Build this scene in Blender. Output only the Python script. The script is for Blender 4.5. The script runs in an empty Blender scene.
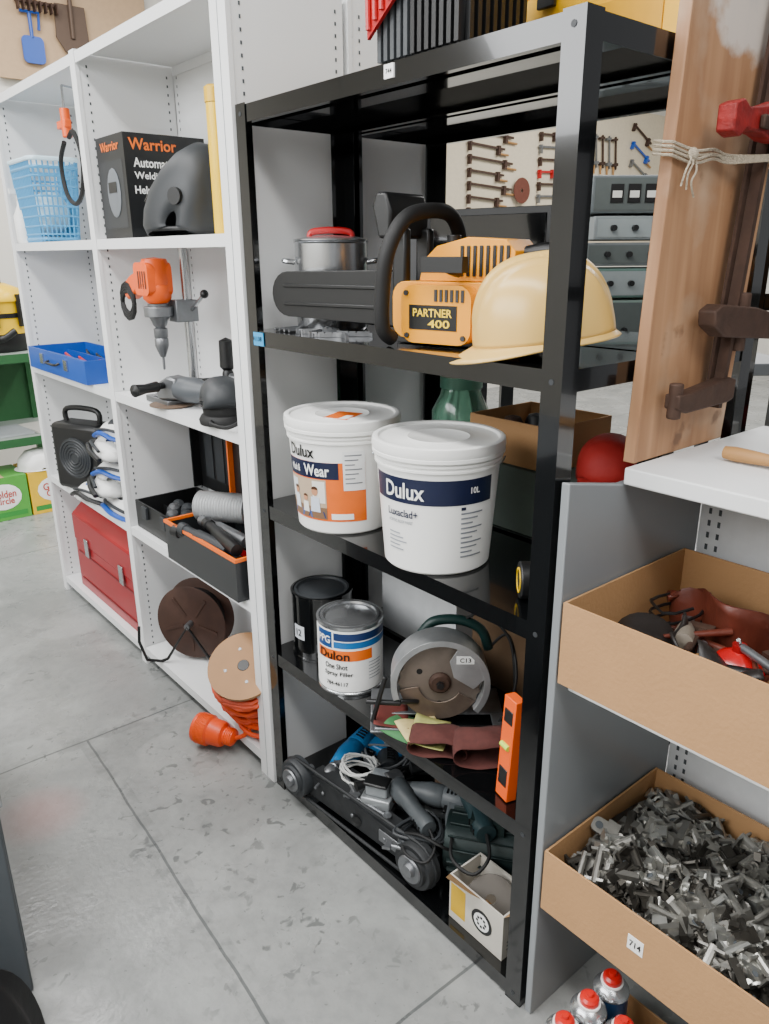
import bpy, math, random
from mathutils import Vector, Matrix, noise as mnoise
pi=math.pi
rnd=random.Random(7)
COL=bpy.context.scene.collection
# ---------------------------------------------------------------- helpers
def lin(h):
    h=h.lstrip('#');o=[]
    for i in (0,2,4):
        c=int(h[i:i+2],16)/255;o.append(c/12.92 if c<=.04045 else ((c+.055)/1.055)**2.4)
    return (*o,1)
def mat(name,hexc,rough=.5,metal=0,var=.08,scale=30,bump=0,bscale=None,coat=0,trans=0,emit=0,alpha=1):
    m=bpy.data.materials.new(name);m.use_nodes=True;nt=m.node_tree;N=nt.nodes;L=nt.links
    b=N['Principled BSDF'];c=lin(hexc)
    b.inputs['Roughness'].default_value=rough;b.inputs['Metallic'].default_value=metal
    b.inputs['Coat Weight'].default_value=coat;b.inputs['Transmission Weight'].default_value=trans
    tc=N.new('ShaderNodeTexCoord');nz=N.new('ShaderNodeTexNoise');nz.inputs['Scale'].default_value=scale;nz.inputs['Detail'].default_value=5
    L.new(tc.outputs['Object'],nz.inputs['Vector'])
    mx=N.new('ShaderNodeMix');mx.data_type='RGBA'
    mx.inputs[6].default_value=(*[x*(1-var*1.5) for x in c[:3]],1);mx.inputs[7].default_value=(*[min(1,x*(1+var)) for x in c[:3]],1)
    L.new(nz.outputs['Fac'],mx.inputs[0]);L.new(mx.outputs[2],b.inputs['Base Color'])
    if bump:
        n2=nz
        if bscale: n2=N.new('ShaderNodeTexNoise');n2.inputs['Scale'].default_value=bscale;L.new(tc.outputs['Object'],n2.inputs['Vector'])
        bp=N.new('ShaderNodeBump');bp.inputs['Strength'].default_value=bump;bp.inputs['Distance'].default_value=.01
        L.new(n2.outputs['Fac'],bp.inputs['Height']);L.new(bp.outputs['Normal'],b.inputs['Normal'])
    return m
M_={}
def c(h,rough=.45,metal=0,**k):
    key=(h,rough,metal,tuple(sorted(k.items())))
    if key not in M_: M_[key]=mat('paint_'+h,h,rough,metal,**k)
    return M_[key]
def fr(pos,n,up=(0,0,1)):
    n=Vector(n).normalized();r=Vector(up).cross(n).normalized();u=n.cross(r)
    m=Matrix((r,u,n)).transposed().to_4x4();m.translation=Vector(pos);return m
def TR(x,y,z,rx=0,ry=0,rz=0):
    return Matrix.Translation((x,y,z))@Matrix.Rotation(math.radians(rz),4,'Z')@Matrix.Rotation(math.radians(ry),4,'Y')@Matrix.Rotation(math.radians(rx),4,'X')
_tc={}
def tmesh(s):
    if s not in _tc:
        t=bpy.data.curves.new('t','FONT');t.body=s;t.size=1;t.align_x='LEFT';t.resolution_u=3;t.offset=.018
        o=bpy.data.objects.new('t',t);COL.objects.link(o);bpy.context.view_layer.update()
        me=bpy.data.meshes.new_from_object(o);V=[tuple(v.co) for v in me.vertices];Fc=[tuple(p.vertices) for p in me.polygons]
        bpy.data.objects.remove(o);bpy.data.meshes.remove(me)
        x0=min(v[0] for v in V);x1=max(v[0] for v in V);y0=min(v[1] for v in V);y1=max(v[1] for v in V)
        V=[((v[0]-x0)/(x1-x0)-.5,(v[1]-y0)/(y1-y0)-.5) for v in V];_tc[s]=(V,Fc)
    return _tc[s]
class G:
    def __init__(s): s.V=[];s.F=[];s.I=[];s.ms=[]
    def add(s,V,F,m,M=None):
        if m not in s.ms: s.ms.append(m)
        k=s.ms.index(m);b=len(s.V)
        s.V+=[(M@Vector(v)) if M else Vector(v) for v in V]
        for f in F: s.F.append([i+b for i in f]);s.I.append(k)
        return s
    def box(s,x0,x1,y0,y1,z0,z1,m,M=None):
        V=[(x,y,z) for x in (x0,x1) for y in (y0,y1) for z in (z0,z1)]
        return s.add(V,[(0,1,3,2),(4,6,7,5),(0,4,5,1),(2,3,7,6),(0,2,6,4),(1,5,7,3)],m,M)
    def tube(s,P,r,m,n=8,closed=False,M=None,cap=True):
        P=[Vector(p) for p in P];k=len(P);R=r if isinstance(r,(list,tuple)) else [r]*k
        T=[]
        for i in range(k):
            a=P[(i-1)%k] if closed or i>0 else P[i];b=P[(i+1)%k] if closed or i<k-1 else P[i]
            t=(b-a);T.append(t.normalized() if t.length>1e-9 else Vector((0,0,1)))
        u=T[0].orthogonal().normalized();V=[];F=[]
        for i in range(k):
            u=(u-T[i]*u.dot(T[i]));u=u.normalized() if u.length>1e-6 else T[i].orthogonal().normalized()
            w=T[i].cross(u)
            for j in range(n):
                a=2*pi*j/n;V.append(P[i]+(u*math.cos(a)+w*math.sin(a))*R[i])
        for i in range(k if closed else k-1):
            for j in range(n):
                a=i*n+j;b=i*n+(j+1)%n;q=((i+1)%k)*n;F.append((a,b,q+(j+1)%n,q+j))
        if not closed and cap: F.append(tuple(range(n))[::-1]);F.append(tuple((k-1)*n+j for j in range(n)))
        return s.add(V,F,m,M)
    def cyl(s,p0,p1,r,m,r1=None,n=24,M=None): return s.tube([p0,p1],[r,r if r1 is None else r1],m,n,M=M)
    def lathe(s,prof,m,n=36,M=None,cap=True):
        V=[];F=[]
        for r,z in prof:
            for j in range(n): a=2*pi*j/n;V.append((r*math.cos(a),r*math.sin(a),z))
        for i in range(len(prof)-1):
            for j in range(n): F.append((i*n+j,i*n+(j+1)%n,(i+1)*n+(j+1)%n,(i+1)*n+j))
        closed=prof[0]==prof[-1]
        if cap and not closed and prof[0][0]>1e-4: F.append(tuple(range(n))[::-1])
        if cap and not closed and prof[-1][0]>1e-4: F.append(tuple((len(prof)-1)*n+j for j in range(n)))
        return s.add(V,F,m,M)
    def prism(s,P,h0,h1,m,M=None):
        n=len(P);V=[(x,y,h0) for x,y in P]+[(x,y,h1) for x,y in P]
        F=[tuple(range(n))[::-1],tuple(range(n,2*n))]+[(i,(i+1)%n,n+(i+1)%n,n+i) for i in range(n)]
        return s.add(V,F,m,M)
    def grid(s,f,nu,nv,m,M=None,wu=False):
        V=[f(i/nu,j/nv) for i in range(nu+(0 if wu else 1)) for j in range(nv+1)];F=[]
        k=nu if wu else nu+1
        for i in range(nu):
            for j in range(nv):
                a=i*(nv+1)+j;b=((i+1)%k)*(nv+1)+j;F.append((a,b,b+1,a+1))
        return s.add(V,F,m,M)
    def ball(s,cx,cy,cz,rx,ry,rz,m,nu=20,nv=12,M=None,lo=-.5,hi=.5):
        return s.grid(lambda u,v:(cx+rx*math.cos(2*pi*u)*math.cos(pi*(lo+(hi-lo)*v)),cy+ry*math.sin(2*pi*u)*math.cos(pi*(lo+(hi-lo)*v)),cz+rz*math.sin(pi*(lo+(hi-lo)*v))),nu,nv,m,M,True)
    def dome(s,path,cx,cz,W,m,ns=12,pw=.7,M=None,smax=88):
        k=len(path)-1
        def f(t,q):
            x=t*k;i=min(int(x),k-1);w=x-i;px=path[i][0]*(1-w)+path[i+1][0]*w;pz=path[i][1]*(1-w)+path[i+1][1]*w
            a=math.radians(smax)*(2*q-1);e=max(math.cos(a),0)**pw
            return (cx+(px-cx)*e,W*math.sin(a),cz+(pz-cz)*e)
        return s.grid(f,k*2,ns,m,M)
    def text(s,t,w,h,m,M):
        V,F=tmesh(t);return s.add([(x*w,y*h,0) for x,y in V],F,m,M)
    def wtext(s,t,w,h,m,ang,x,z,Rf,off=.0022):
        V,F=tmesh(t);a0=math.radians(ang);o=[]
        for vx,vy in V:
            zz=z+vy*h;R=Rf(zz)+off;a=a0+(x+vx*w)/R;o.append((R*math.cos(a),R*math.sin(a),zz))
        return s.add(o,F,m)
    def wrect(s,x0,x1,z0,z1,m,ang,Rf,off=.0008,n=24):
        a0=math.radians(ang)
        def f(u,v):
            zz=z0+(z1-z0)*v;R=Rf(zz)+off;a=a0+(x0+(x1-x0)*u)/R;return (R*math.cos(a),R*math.sin(a),zz)
        return s.grid(f,n,2,m)
    def wpoly(s,P,m,ang,Rf,off=.0025):
        a0=math.radians(ang);o=[]
        for x,z in P: R=Rf(z)+off;a=a0+x/R;o.append((R*math.cos(a),R*math.sin(a),z))
        return s.add(o,[tuple(range(len(P)))],m)
def _fin(o,par,label,cat,group,kind):
    COL.objects.link(o)
    if par: o.parent=par
    if label:o['label']=label
    if cat:o['category']=cat
    if group:o['group']=group
    if kind:o['kind']=kind
    return o
def mk(name,g,par=None,loc=(0,0,0),rz=0,rx=0,ry=0,label=None,cat=None,group=None,kind=None,bev=0,solid=0,sub=0,ang=38):
    me=bpy.data.meshes.new(name);me.from_pydata([tuple(v) for v in g.V],[],g.F)
    for m in g.ms: me.materials.append(m)
    me.polygons.foreach_set('material_index',g.I);me.polygons.foreach_set('use_smooth',[True]*len(g.F))
    me.update();me.set_sharp_from_angle(angle=math.radians(ang))
    o=bpy.data.objects.new(name,me);o.location=loc;o.rotation_euler=(math.radians(rx),math.radians(ry),math.radians(rz))
    if solid: d=o.modifiers.new('s','SOLIDIFY');d.thickness=solid;d.offset=0
    if sub: d=o.modifiers.new('u','SUBSURF');d.levels=sub;d.render_levels=sub
    if bev: d=o.modifiers.new('b','BEVEL');d.width=bev;d.segments=2;d.limit_method='ANGLE';d.angle_limit=math.radians(40)
    return _fin(o,par,label,cat,group,kind)
def root(name,cat,label,loc,rz=0,rx=0,ry=0,group=None,sc=None):
    o=bpy.data.objects.new(name,None);o.empty_display_size=.05;o.location=loc;o.rotation_euler=(math.radians(rx),math.radians(ry),math.radians(rz))
    if sc: o.scale=sc
    return _fin(o,None,label,cat,group,None)
def arc(cx,cy,r,a0,a1,n=12): return [(cx+r*math.cos(math.radians(a0+(a1-a0)*i/n)),cy+r*math.sin(math.radians(a0+(a1-a0)*i/n))) for i in range(n+1)]
def rrect(x0,x1,y0,y1,r,n=5): return arc(x1-r,y1-r,r,0,90,n)+arc(x0+r,y1-r,r,90,180,n)+arc(x0+r,y0+r,r,180,270,n)+arc(x1-r,y0+r,r,270,360,n)
def spl(P,n=8):
    P=[Vector(p) for p in P];Q=[P[0]]+P+[P[-1]];o=[]
    for i in range(1,len(Q)-2):
        a,b,d,e=Q[i-1:i+3]
        for k in range(n):
            t=k/n;o.append(.5*((2*b)+(d-a)*t+(2*a-5*b+4*d-e)*t*t+(-a+3*b-3*d+e)*t**3))
    return o+[P[-1]]
FR=lambda y:Matrix(((1,0,0,0),(0,0,1,y),(0,1,0,0),(0,0,0,1)))
RX=Matrix.Rotation(pi/2,4,'Y')
# ---------------------------------------------------------------- materials
blackgloss=mat('black_enamel','#08090a',.12,0,.1,8,coat=.5)
whitep=mat('white_powder_coat','#e6e7e7',.42,0,.02,6)
hole=mat('dark_hole','#4a4f53',.8)
greyp=mat('grey_panel_paint','#828689',.32,0,.06,5)
cardb=mat('cardboard','#ad8459',.85,0,.06,14,bump=.1,bscale=120)
cardin=mat('cardboard_inner','#a07c53',.9,0,.08,14)
steel=mat('bright_steel','#c0c2c4',.25,.9,.12,25)
dsteel=mat('dull_steel','#85878a',.42,.85,.2,30)
iron=mat('rusty_iron','#4a362c',.7,.4,.35,35,bump=.3)
blk=mat('black_plastic','#101112',.42,0,.1,20)
rub=mat('black_rubber','#0c0c0d',.65,0,.1,20)
dusty=mat('dusty_black_metal','#26282a',.6,.2,.45,35,bump=.2)
dgrey=mat('dark_grey_plastic','#2c2f32',.5,0,.1,20)
orangep=mat('orange_plastic','#ee5a06',.38,0,.05,10)
yelp=mat('yellow_plastic','#efc200',.35,0,.04,10)
redp=mat('red_paint','#b30f14',.35,0,.08,10)
bluep=mat('blue_plastic','#124ca8',.35,0,.06,10)
whitel=mat('white_plastic','#efefec',.33,0,.02,8)
navy=mat('navy_print','#121a38',.4)
black=mat('black_print','#0d0d0e',.4)
white=mat('white_print','#f4f4f2',.45)
orangel=mat('orange_print','#ea6a0c',.4)
leather=mat('brown_leather','#5a2618',.5,0,.3,20,bump=.35)
def woodmat():
    m=mat('board_wood','#b98a68',.6,0,.15,10);nt=m.node_tree;N=nt.nodes;L=nt.links;b=N['Principled BSDF']
    tc=N.new('ShaderNodeTexCoord');mp=N.new('ShaderNodeMapping');mp.inputs['Scale'].default_value=(18,18,1.0);L.new(tc.outputs['Object'],mp.inputs[0])
    nz=N.new('ShaderNodeTexNoise');nz.inputs['Scale'].default_value=2.0;nz.inputs['Detail'].default_value=7;nz.inputs['Distortion'].default_value=.5;L.new(mp.outputs[0],nz.inputs[0])
    cr=N.new('ShaderNodeValToRGB');e=cr.color_ramp.elements;e[0].position=.2;e[0].color=lin('#8c6344');e[1].position=.85;e[1].color=lin('#b88d67');L.new(nz.outputs['Fac'],cr.inputs[0])
    def blot(sc,a,b_,col,mx_,prev):
        n2=N.new('ShaderNodeTexNoise');n2.inputs['Scale'].default_value=sc;n2.inputs['Detail'].default_value=7;L.new(tc.outputs['Object'],n2.inputs[0])
        c2=N.new('ShaderNodeValToRGB');c2.color_ramp.elements[0].position=a;c2.color_ramp.elements[1].position=b_;c2.color_ramp.elements[1].color=(mx_,mx_,mx_,1);L.new(n2.outputs['Fac'],c2.inputs[0])
        mx=N.new('ShaderNodeMix');mx.data_type='RGBA';mx.inputs[7].default_value=lin(col);L.new(c2.outputs[0],mx.inputs[0]);L.new(prev,mx.inputs[6]);return mx.outputs[2]
    o=blot(5,.53,.68,'#c2aa90',.6,cr.outputs[0]);o=blot(12,.62,.7,'#5e412f',.7,o)
    # whitish scuffed patch, high on the board
    vm=N.new('ShaderNodeVectorMath');vm.operation='SUBTRACT';vm.inputs[1].default_value=(.23,0,.70);L.new(tc.outputs['Object'],vm.inputs[0])
    v2=N.new('ShaderNodeVectorMath');v2.operation='MULTIPLY';v2.inputs[1].default_value=(6,1,14);L.new(vm.outputs[0],v2.inputs[0])
    ln_=N.new('ShaderNodeVectorMath');ln_.operation='LENGTH';L.new(v2.outputs[0],ln_.inputs[0])
    n3=N.new('ShaderNodeTexNoise');n3.inputs['Scale'].default_value=22;n3.inputs['Detail'].default_value=6;L.new(tc.outputs['Object'],n3.inputs[0])
    ad=N.new('ShaderNodeMath');ad.operation='ADD';L.new(ln_.outputs['Value'],ad.inputs[0]);L.new(n3.outputs['Fac'],ad.inputs[1])
    c3=N.new('ShaderNodeValToRGB');c3.color_ramp.elements[0].position=.8;c3.color_ramp.elements[0].color=(.75,.75,.75,1);c3.color_ramp.elements[1].position=1.0;c3.color_ramp.elements[1].color=(0,0,0,1)
    hf=N.new('ShaderNodeMath');hf.operation='MULTIPLY';hf.inputs[1].default_value=.7;L.new(ad.outputs[0],hf.inputs[0]);L.new(hf.outputs[0],c3.inputs[0])
    mx=N.new('ShaderNodeMix');mx.data_type='RGBA';mx.inputs[7].default_value=lin('#d8d2ca');L.new(c3.outputs[0],mx.inputs[0]);L.new(o,mx.inputs[6]);L.new(mx.outputs[2],b.inputs['Base Color'])
    return m
wood=woodmat()
lwood=mat('light_wood','#a87c48',.6,0,.3,12)
def floormat():
    m=bpy.data.materials.new('concrete_floor');m.use_nodes=True;nt=m.node_tree;N=nt.nodes;L=nt.links;b=N['Principled BSDF']
    tc=N.new('ShaderNodeTexCoord');sp=N.new('ShaderNodeSeparateXYZ');L.new(tc.outputs['Object'],sp.inputs[0])
    def mth(op,a,b2=None,c2=None):
        n=N.new('ShaderNodeMath');n.operation=op
        for i,x in enumerate((a,b2,c2)):
            if x is None: continue
            if isinstance(x,(int,float)): n.inputs[i].default_value=x
            else: L.new(x,n.inputs[i])
        return n.outputs[0]
    def nz(s,d=4,dist=0):
        n=N.new('ShaderNodeTexNoise');n.inputs['Scale'].default_value=s;n.inputs['Detail'].default_value=d;n.inputs['Distortion'].default_value=dist;L.new(tc.outputs['Object'],n.inputs[0]);return n.outputs['Fac']
    def ramp(f,a,b3,ca='#000000',cb='#ffffff'):
        r=N.new('ShaderNodeValToRGB');r.color_ramp.elements[0].position=a;r.color_ramp.elements[1].position=b3;r.color_ramp.elements[0].color=lin(ca);r.color_ramp.elements[1].color=lin(cb);L.new(f,r.inputs[0]);return r.outputs[0]
    def mix(f,a,b3):
        n=N.new('ShaderNodeMix');n.data_type='RGBA'
        if isinstance(f,float): n.inputs[0].default_value=f
        else: L.new(f,n.inputs[0])
        L.new(a,n.inputs[6])
        if isinstance(b3,str): n.inputs[7].default_value=lin(b3)
        else: L.new(b3,n.inputs[7])
        return n.outputs[2]
    X,Y=sp.outputs[0],sp.outputs[1]
    wob=mth('MULTIPLY',mth('SUBTRACT',nz(3),.5),.02)
    xx=mth('ADD',mth('ADD',X,wob),mth('MULTIPLY',mth('SUBTRACT',2.24,Y),.05))
    def ln(v,a,w=.0035): return mth('LESS_THAN',mth('ABSOLUTE',mth('SUBTRACT',v,a)),w)
    yy=mth('ADD',Y,wob)
    below=mth('LESS_THAN',Y,2.24);right=mth('GREATER_THAN',xx,.605)
    lx=mth('MULTIPLY',ln(xx,.605),below)
    ly2=mth('MULTIPLY',ln(yy,.86),right)
    line=mth('MAXIMUM',mth('MAXIMUM',lx,ln(yy,2.24)),mth('MAXIMUM',ly2,ln(yy,4.1)))
    base=ramp(nz(2.2,6,.3),.3,.7,'#808280','#939492')
    base=mix(mth('MULTIPLY',ramp(nz(30,8),.42,.7),.4),base,'#737574')
    base=mix(mth('MULTIPLY',ramp(nz(4,8,.8),.48,.66),.4),base,'#a9aba8')
    base=mix(mth('MULTIPLY',ramp(nz(1.3,5,.6),.5,.62),.35),base,'#767877')
    st=mth('MULTIPLY',ramp(nz(26,3,.6),.60,.65),ramp(nz(1.9,4,.5),.48,.58))
    base=mix(mth('MULTIPLY',st,.65),base,'#454847')
    st3=mth('MULTIPLY',ramp(nz(10,5,.6),.60,.68),ramp(nz(1.6,3),.46,.56))
    base=mix(mth('MULTIPLY',st3,.3),base,'#5a5d5c')
    st2=ramp(nz(75,2),.70,.73);base=mix(mth('MULTIPLY',st2,.5),base,'#4d504f')
    # dirt halo around joints
    halo=mth('MAXIMUM',mth('MULTIPLY',ln(xx,.605,.03),below),ln(yy,2.24,.03))
    base=mix(mth('MULTIPLY',mth('MULTIPLY',halo,ramp(nz(15,5),.45,.6)),.3),base,'#5c5f5e')
    dx=mth('MULTIPLY',mth('SUBTRACT',X,.38),mth('SUBTRACT',X,.38));dy=mth('MULTIPLY',mth('SUBTRACT',Y,1.98),mth('SUBTRACT',Y,1.98))
    rs=ramp(mth('ADD',dx,dy),0,.018,'#ffffff','#000000');base=mix(mth('MULTIPLY',rs,.4),base,'#a06460')
    base=mix(mth('MULTIPLY',line,.7),base,'#3b3f40')
    L.new(base,b.inputs['Base Color'])
    L.new(ramp(nz(6,4),.3,.8,'#7a7a7a','#c0c0c0'),b.inputs['Roughness'])
    bp=N.new('ShaderNodeBump');bp.inputs['Strength'].default_value=.3;bp.inputs['Distance'].default_value=.004
    L.new(mth('SUBTRACT',nz(60,4),mth('MULTIPLY',line,3.0)),bp.inputs['Height']);L.new(bp.outputs[0],b.inputs['Normal'])
    return m
# ---------------------------------------------------------------- room
g=G();g.box(-2.6,10.2,-2.6,6.1,-.1,0,floormat());mk('floor',g,kind='structure',label='grey stained concrete floor with joint lines')
wallm=mat('cream_wall_paint','#dedad0',.8,0,.04,3)
g=G();g.box(-2.6,10.2,6,6.1,0,4.2,wallm);mk('wall_back',g,kind='structure')
g=G();g.box(-2.7,-2.6,-2.6,6.1,0,4.2,wallm);mk('wall_left',g,kind='structure')
g=G();g.box(10.2,10.3,-2.6,6.1,0,4.2,wallm);mk('wall_right',g,kind='structure')
# ---------------------------------------------------------------- racks
def rack(label,x0,x1,y0,y1,zs,H,tags=False):
    r=root('shelving_rack','shelving',label,(x0,y0,0));W=x1-x0;D=y1-y0
    for sx in (0,1):
        for sy in (0,1):
            g=G();a=.04;t=.002
            X=(0,a) if not sx else (W-a,W);Y=(0,a) if not sy else (D-a,D)
            xf=(0,t) if not sx else (W-t,W);yf=(0,t) if not sy else (D-t,D)
            xr=(t,a) if not sx else (W-a,W-t)
            g.box(xf[0],xf[1],Y[0],Y[1],.004,H,blackgloss);g.box(xr[0],xr[1],yf[0],yf[1],.004,H,blackgloss)
            for z in zs:
                zz=min(z,H)-.018;xo=-.001 if not sx else W+.001
                yc=(Y[0]+Y[1])/2
                g.cyl((xo,yc,zz),(xo+(.003 if not sx else -.003),yc,zz),.005,dgrey,n=8)
            g.box(X[0],X[1],Y[0],Y[1],0,.004,rub)
            mk('post',g,r)
    for z in zs:
        g=G();i=.0025;h=.036
        g.box(i+.002,W-i-.002,i+.002,D-i-.002,z-.002,z,blackgloss)
        g.box(i,i+.002,i+.002,D-i-.002,z-h,z,blackgloss);g.box(W-i-.002,W-i,i+.002,D-i-.002,z-h,z,blackgloss)
        g.box(i,W-i,i,i+.002,z-h,z,blackgloss);g.box(i,W-i,D-i-.002,D-i,z-h,z,blackgloss)
        g.box(i+.002,i+.015,i+.003,D-i-.003,z-h,z-h+.002,blackgloss);g.box(W-i-.015,W-i-.002,i+.003,D-i-.003,z-h,z-h+.002,blackgloss)
        g.box(W/2-.03,W/2+.03,.01,D-.01,z-.014,z-.003,blackgloss)
        mk('shelf',g,r)
    if tags:
        g=G();g.box(-.0006,.001,.870,.914,1.282,1.313,c('#2a97cf',.6));g.text('1138',.03,.011,black,fr((-.0012,.892,1.298),(-1,0,0)));mk('lot_tag',g,r,label='blue masking tape label')
        g=G();g.box(-.0006,.0025,.395,.42,1.775,1.797,white);g.text('744',.016,.008,black,fr((-.0012,.407,1.786),(-1,0,0)));mk('lot_tag',g,r,label='white paper sticker')
    return r
ZS=(.042,.449,.878,1.316,1.80)
rack('glossy black steel shelving rack loaded with tools and paint',.96,1.26,.725,1.66,ZS,1.803,True)
rack('glossy black steel shelving rack standing back to back with another',1.276,1.576,.725,1.66,ZS,1.803)
rack('black steel shelving rack behind the leaning board',1.76,2.1,-.06,.84,(.05,.5,.95,1.4,1.8),1.82)
ws=root('shelving_unit','shelving','white perforated steel shelving with three uprights and shelves',(0,0,0))
UY=[(1.667,1.738),(2.58,2.62),(3.48,3.52)]
for (a,b) in UY:
    g=G()
    for x0,x1 in ((.955,1.27),(1.285,1.6)):
        g.box(x0+.012,x1,a+.002,b-.002,0,2.07,whitep)
        g.box(x0,x0+.012,a,b,0,2.072,whitep)
        for xc in (x0+.035,x1-.022):
            for k in range(80):
                z=.05+k*.025
                g.add([(xc-.0025,a+.0008,z),(xc+.0025,a+.0008,z),(xc+.0025,a+.0008,z+.008),(xc-.0025,a+.0008,z+.008)],[(0,1,2,3)],hole)
    if b-a>.05: g.box(.9540,.9545,(a+b)/2-.0008,(a+b)/2+.0008,0,2.07,c('#9aa0a4'))
    mk('upright',g,ws)
LV=(.07,.56,1.047,1.537,2.065)
for bi in (0,1):
    y0=UY[bi][1]+.001;y1=UY[bi+1][0]-.001
    for z in LV:
        for x0,x1 in ((.957,1.27),(1.287,1.598)):
            g=G();g.box(x0+.003,x1-.003,y0,y1,z-.003,z,whitep);g.box(x0,x0+.003,y0,y1,z-.03,z,whitep);g.box(x1-.003,x1,y0,y1,z-.03,z,whitep)
            mk('shelf',g,ws)
    g=G();g.box(1.272,1.28,y0,y1,.02,2.07,whitep)
    for k in range(80):
        for yy in (y0+.02,y1-.02):
            z=.05+k*.025;g.add([(1.2710,yy-.0025,z),(1.2710,yy+.0025,z),(1.2710,yy+.0025,z+.008),(1.2710,yy-.0025,z+.008)],[(3,2,1,0)],hole)
    mk('back_panel',g,ws)
wu=root('shelving_unit','shelving','white steel shelf unit with grey end panel',(0,0,0))
g=G();g.box(1.115,1.62,-.4,.70,1.112,1.142,whitep);mk('shelf',g,wu,bev=.003)
for z in (.785,.288):
    g=G();g.box(1.0,1.40,-.4,.698,z-.03,z,whitep);mk('shelf',g,wu,bev=.002)
g=G();g.prism([(.965,0),(1.40,0),(1.40,1.112),(1.115,1.112),(.965,1.142)],-.70,-.716,greyp,Matrix(((1,0,0,0),(0,0,-1,0),(0,1,0,0),(0,0,0,1))))
mk('end_panel',g,wu,bev=.002,label='smooth grey painted end panel')
g=G();g.box(1.402,1.412,-.4,.70,0,1.11,c('#d9dcde',.45))
for k in range(40):
    z=.1+k*.025
    for yy in (.66,.68):
        g.add([(1.401,yy-.003,z),(1.401,yy+.003,z),(1.401,yy+.003,z+.012),(1.401,yy-.003,z+.012)],[(3,2,1,0)],hole)
mk('back_panel',g,wu)
# ---------------------------------------------------------------- buckets & cans
def bucket(loc,ang,style,label):
    r=root('paint_bucket','bucket',label,loc,sc=(1.02,1.02,1.08))
    Rf=lambda z:.108+.0155*(z-.004)/.201
    g=G();g.lathe([(0,0),(.104,0),(.108,.004),(.1230,.199),(.1275,.199),(.1275,.203),(.1245,.204),(.1245,.209),(.1285,.209),(.1285,.213),(.1255,.214),(.126,.225)],whitel,72)
    if style==2:
        g.wrect(-.15,.13,.138,.186,navy,ang,Rf,n=60)
        g.wtext('Dulux',.09,.031,white,ang,-.062,.162,Rf)
        g.wtext('Luxaclad+',.072,.015,navy,ang,-.066,.118,Rf)
        g.wtext('ACRYLIC ROOF PAINT',.06,.006,c('#777c84'),ang,-.070,.101,Rf)
        for k in range(5): g.wrect(-.10,-.10+.03+.008*(k%3),.075-.008*k,.0775-.008*k,c('#8a9098'),ang,Rf,.0014)
        for k in range(10): g.wrect(.055,.055+.05-.012*(k%3),.12-.0095*k,.123-.0095*k,c('#7b8088'),ang,Rf,.0014)
        g.wtext('10L',.02,.012,white,ang,.085,.165,Rf);g.wrect(.055,.065,.128,.134,navy,ang,Rf,.0014)
    else:
        g.wtext('Dulux',.08,.026,black,ang,-.070,.180,Rf)
        g.wrect(-.125,.085,.03,.16,orangel,ang,Rf,n=48)
        g.wrect(-.125,.025,.124,.16,navy,ang,Rf,.0014)
        g.wtext('Wear',.065,.025,white,ang,-.028,.142,Rf,.003)
        g.wtext('Wash &',.035,.016,white,ang,-.092,.142,Rf,.003)
        g.wrect(-.125,-.005,.034,.122,c('#b9a38a'),ang,Rf,.0014)
        g.wrect(-.125,-.005,.034,.06,c('#7d5f47'),ang,Rf,.0018);g.wrect(-.04,-.008,.07,.118,c('#e6e2da'),ang,Rf,.0018);g.wrect(-.12,-.09,.07,.115,c('#d8dde0'),ang,Rf,.0018)
        for cx,cz,s,t1,t2 in ((-.095,.045,1.0,'#dfe6ee','#3b5796'),(-.062,.042,.8,'#e8e6e0','#4a66a8'),(-.034,.045,1.1,'#cfd8e6','#223a6c')):
            g.wpoly([(cx-.02*s,cz-.008),(cx+.024*s,cz-.008),(cx+.02*s,cz+.006),(cx-.012*s,cz+.008)],c(t2),ang,Rf,.0024)
            g.wpoly([(cx-.012*s,cz+.004),(cx+.012*s,cz+.004),(cx+.01*s,cz+.034*s),(cx-.01*s,cz+.034*s)],c(t1),ang,Rf,.0026)
            g.wpoly([(cx+.008*s*math.cos(a*pi/4),cz+.045*s+.009*s*math.sin(a*pi/4)) for a in range(8)],c('#c08a68'),ang,Rf,.0027)
            g.wpoly([(cx+.0085*s*math.cos(a*pi/4),cz+.049*s+.007*s*math.sin(a*pi/4)) for a in range(5)],c('#4a2d1c'),ang,Rf,.0029)
        g.wrect(.005,.055,.035,.048,white,ang,Rf,.0018)
        g.wrect(.035,.085,.10,.185,c('#e4e5e5'),ang,Rf,.0020)
        for k in range(7): g.wrect(.04,.078-.008*(k%3),.175-.010*k,.1775-.010*k,c('#6b6f75'),ang,Rf,.0026)
    mk('body',g,r)
    g=G();g.lathe([(.127,.218),(.1325,.218),(.1325,.224),(.1315,.2245),(.1335,.232),(.132,.243),(.127,.2455),(.121,.2445),(.118,.2405),(.064,.2405),(.062,.2418),(.060,.2405),(0,.2405)],whitel,72,cap=False)
    if style==1: g.box(-.045,.035,-.03,.03,.2407,.2412,orangel,TR(-.01,-.02,0,0,0,25));g.box(-.04,.0,-.025,-.008,.2412,.2417,white,TR(-.01,-.02,0,0,0,25))
    lid=mk('lid',g,r)
    g=G();a0=math.radians(ang)+pi/2
    P=[]
    for k in range(17):
        t=pi*k/16;R=.132;P.append(Vector((-R*math.cos(a0-t),-R*math.sin(a0-t),.205-.075*math.sin(t))))
    g.tube(P,.0018,steel,6);mk('handle',g,r)
bucket((1.045,1.405,.879),216,1,'white plastic paint bucket with orange and navy label')
bucket((1.052,1.09,.879),222,2,'white plastic paint bucket with navy band label')
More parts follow.
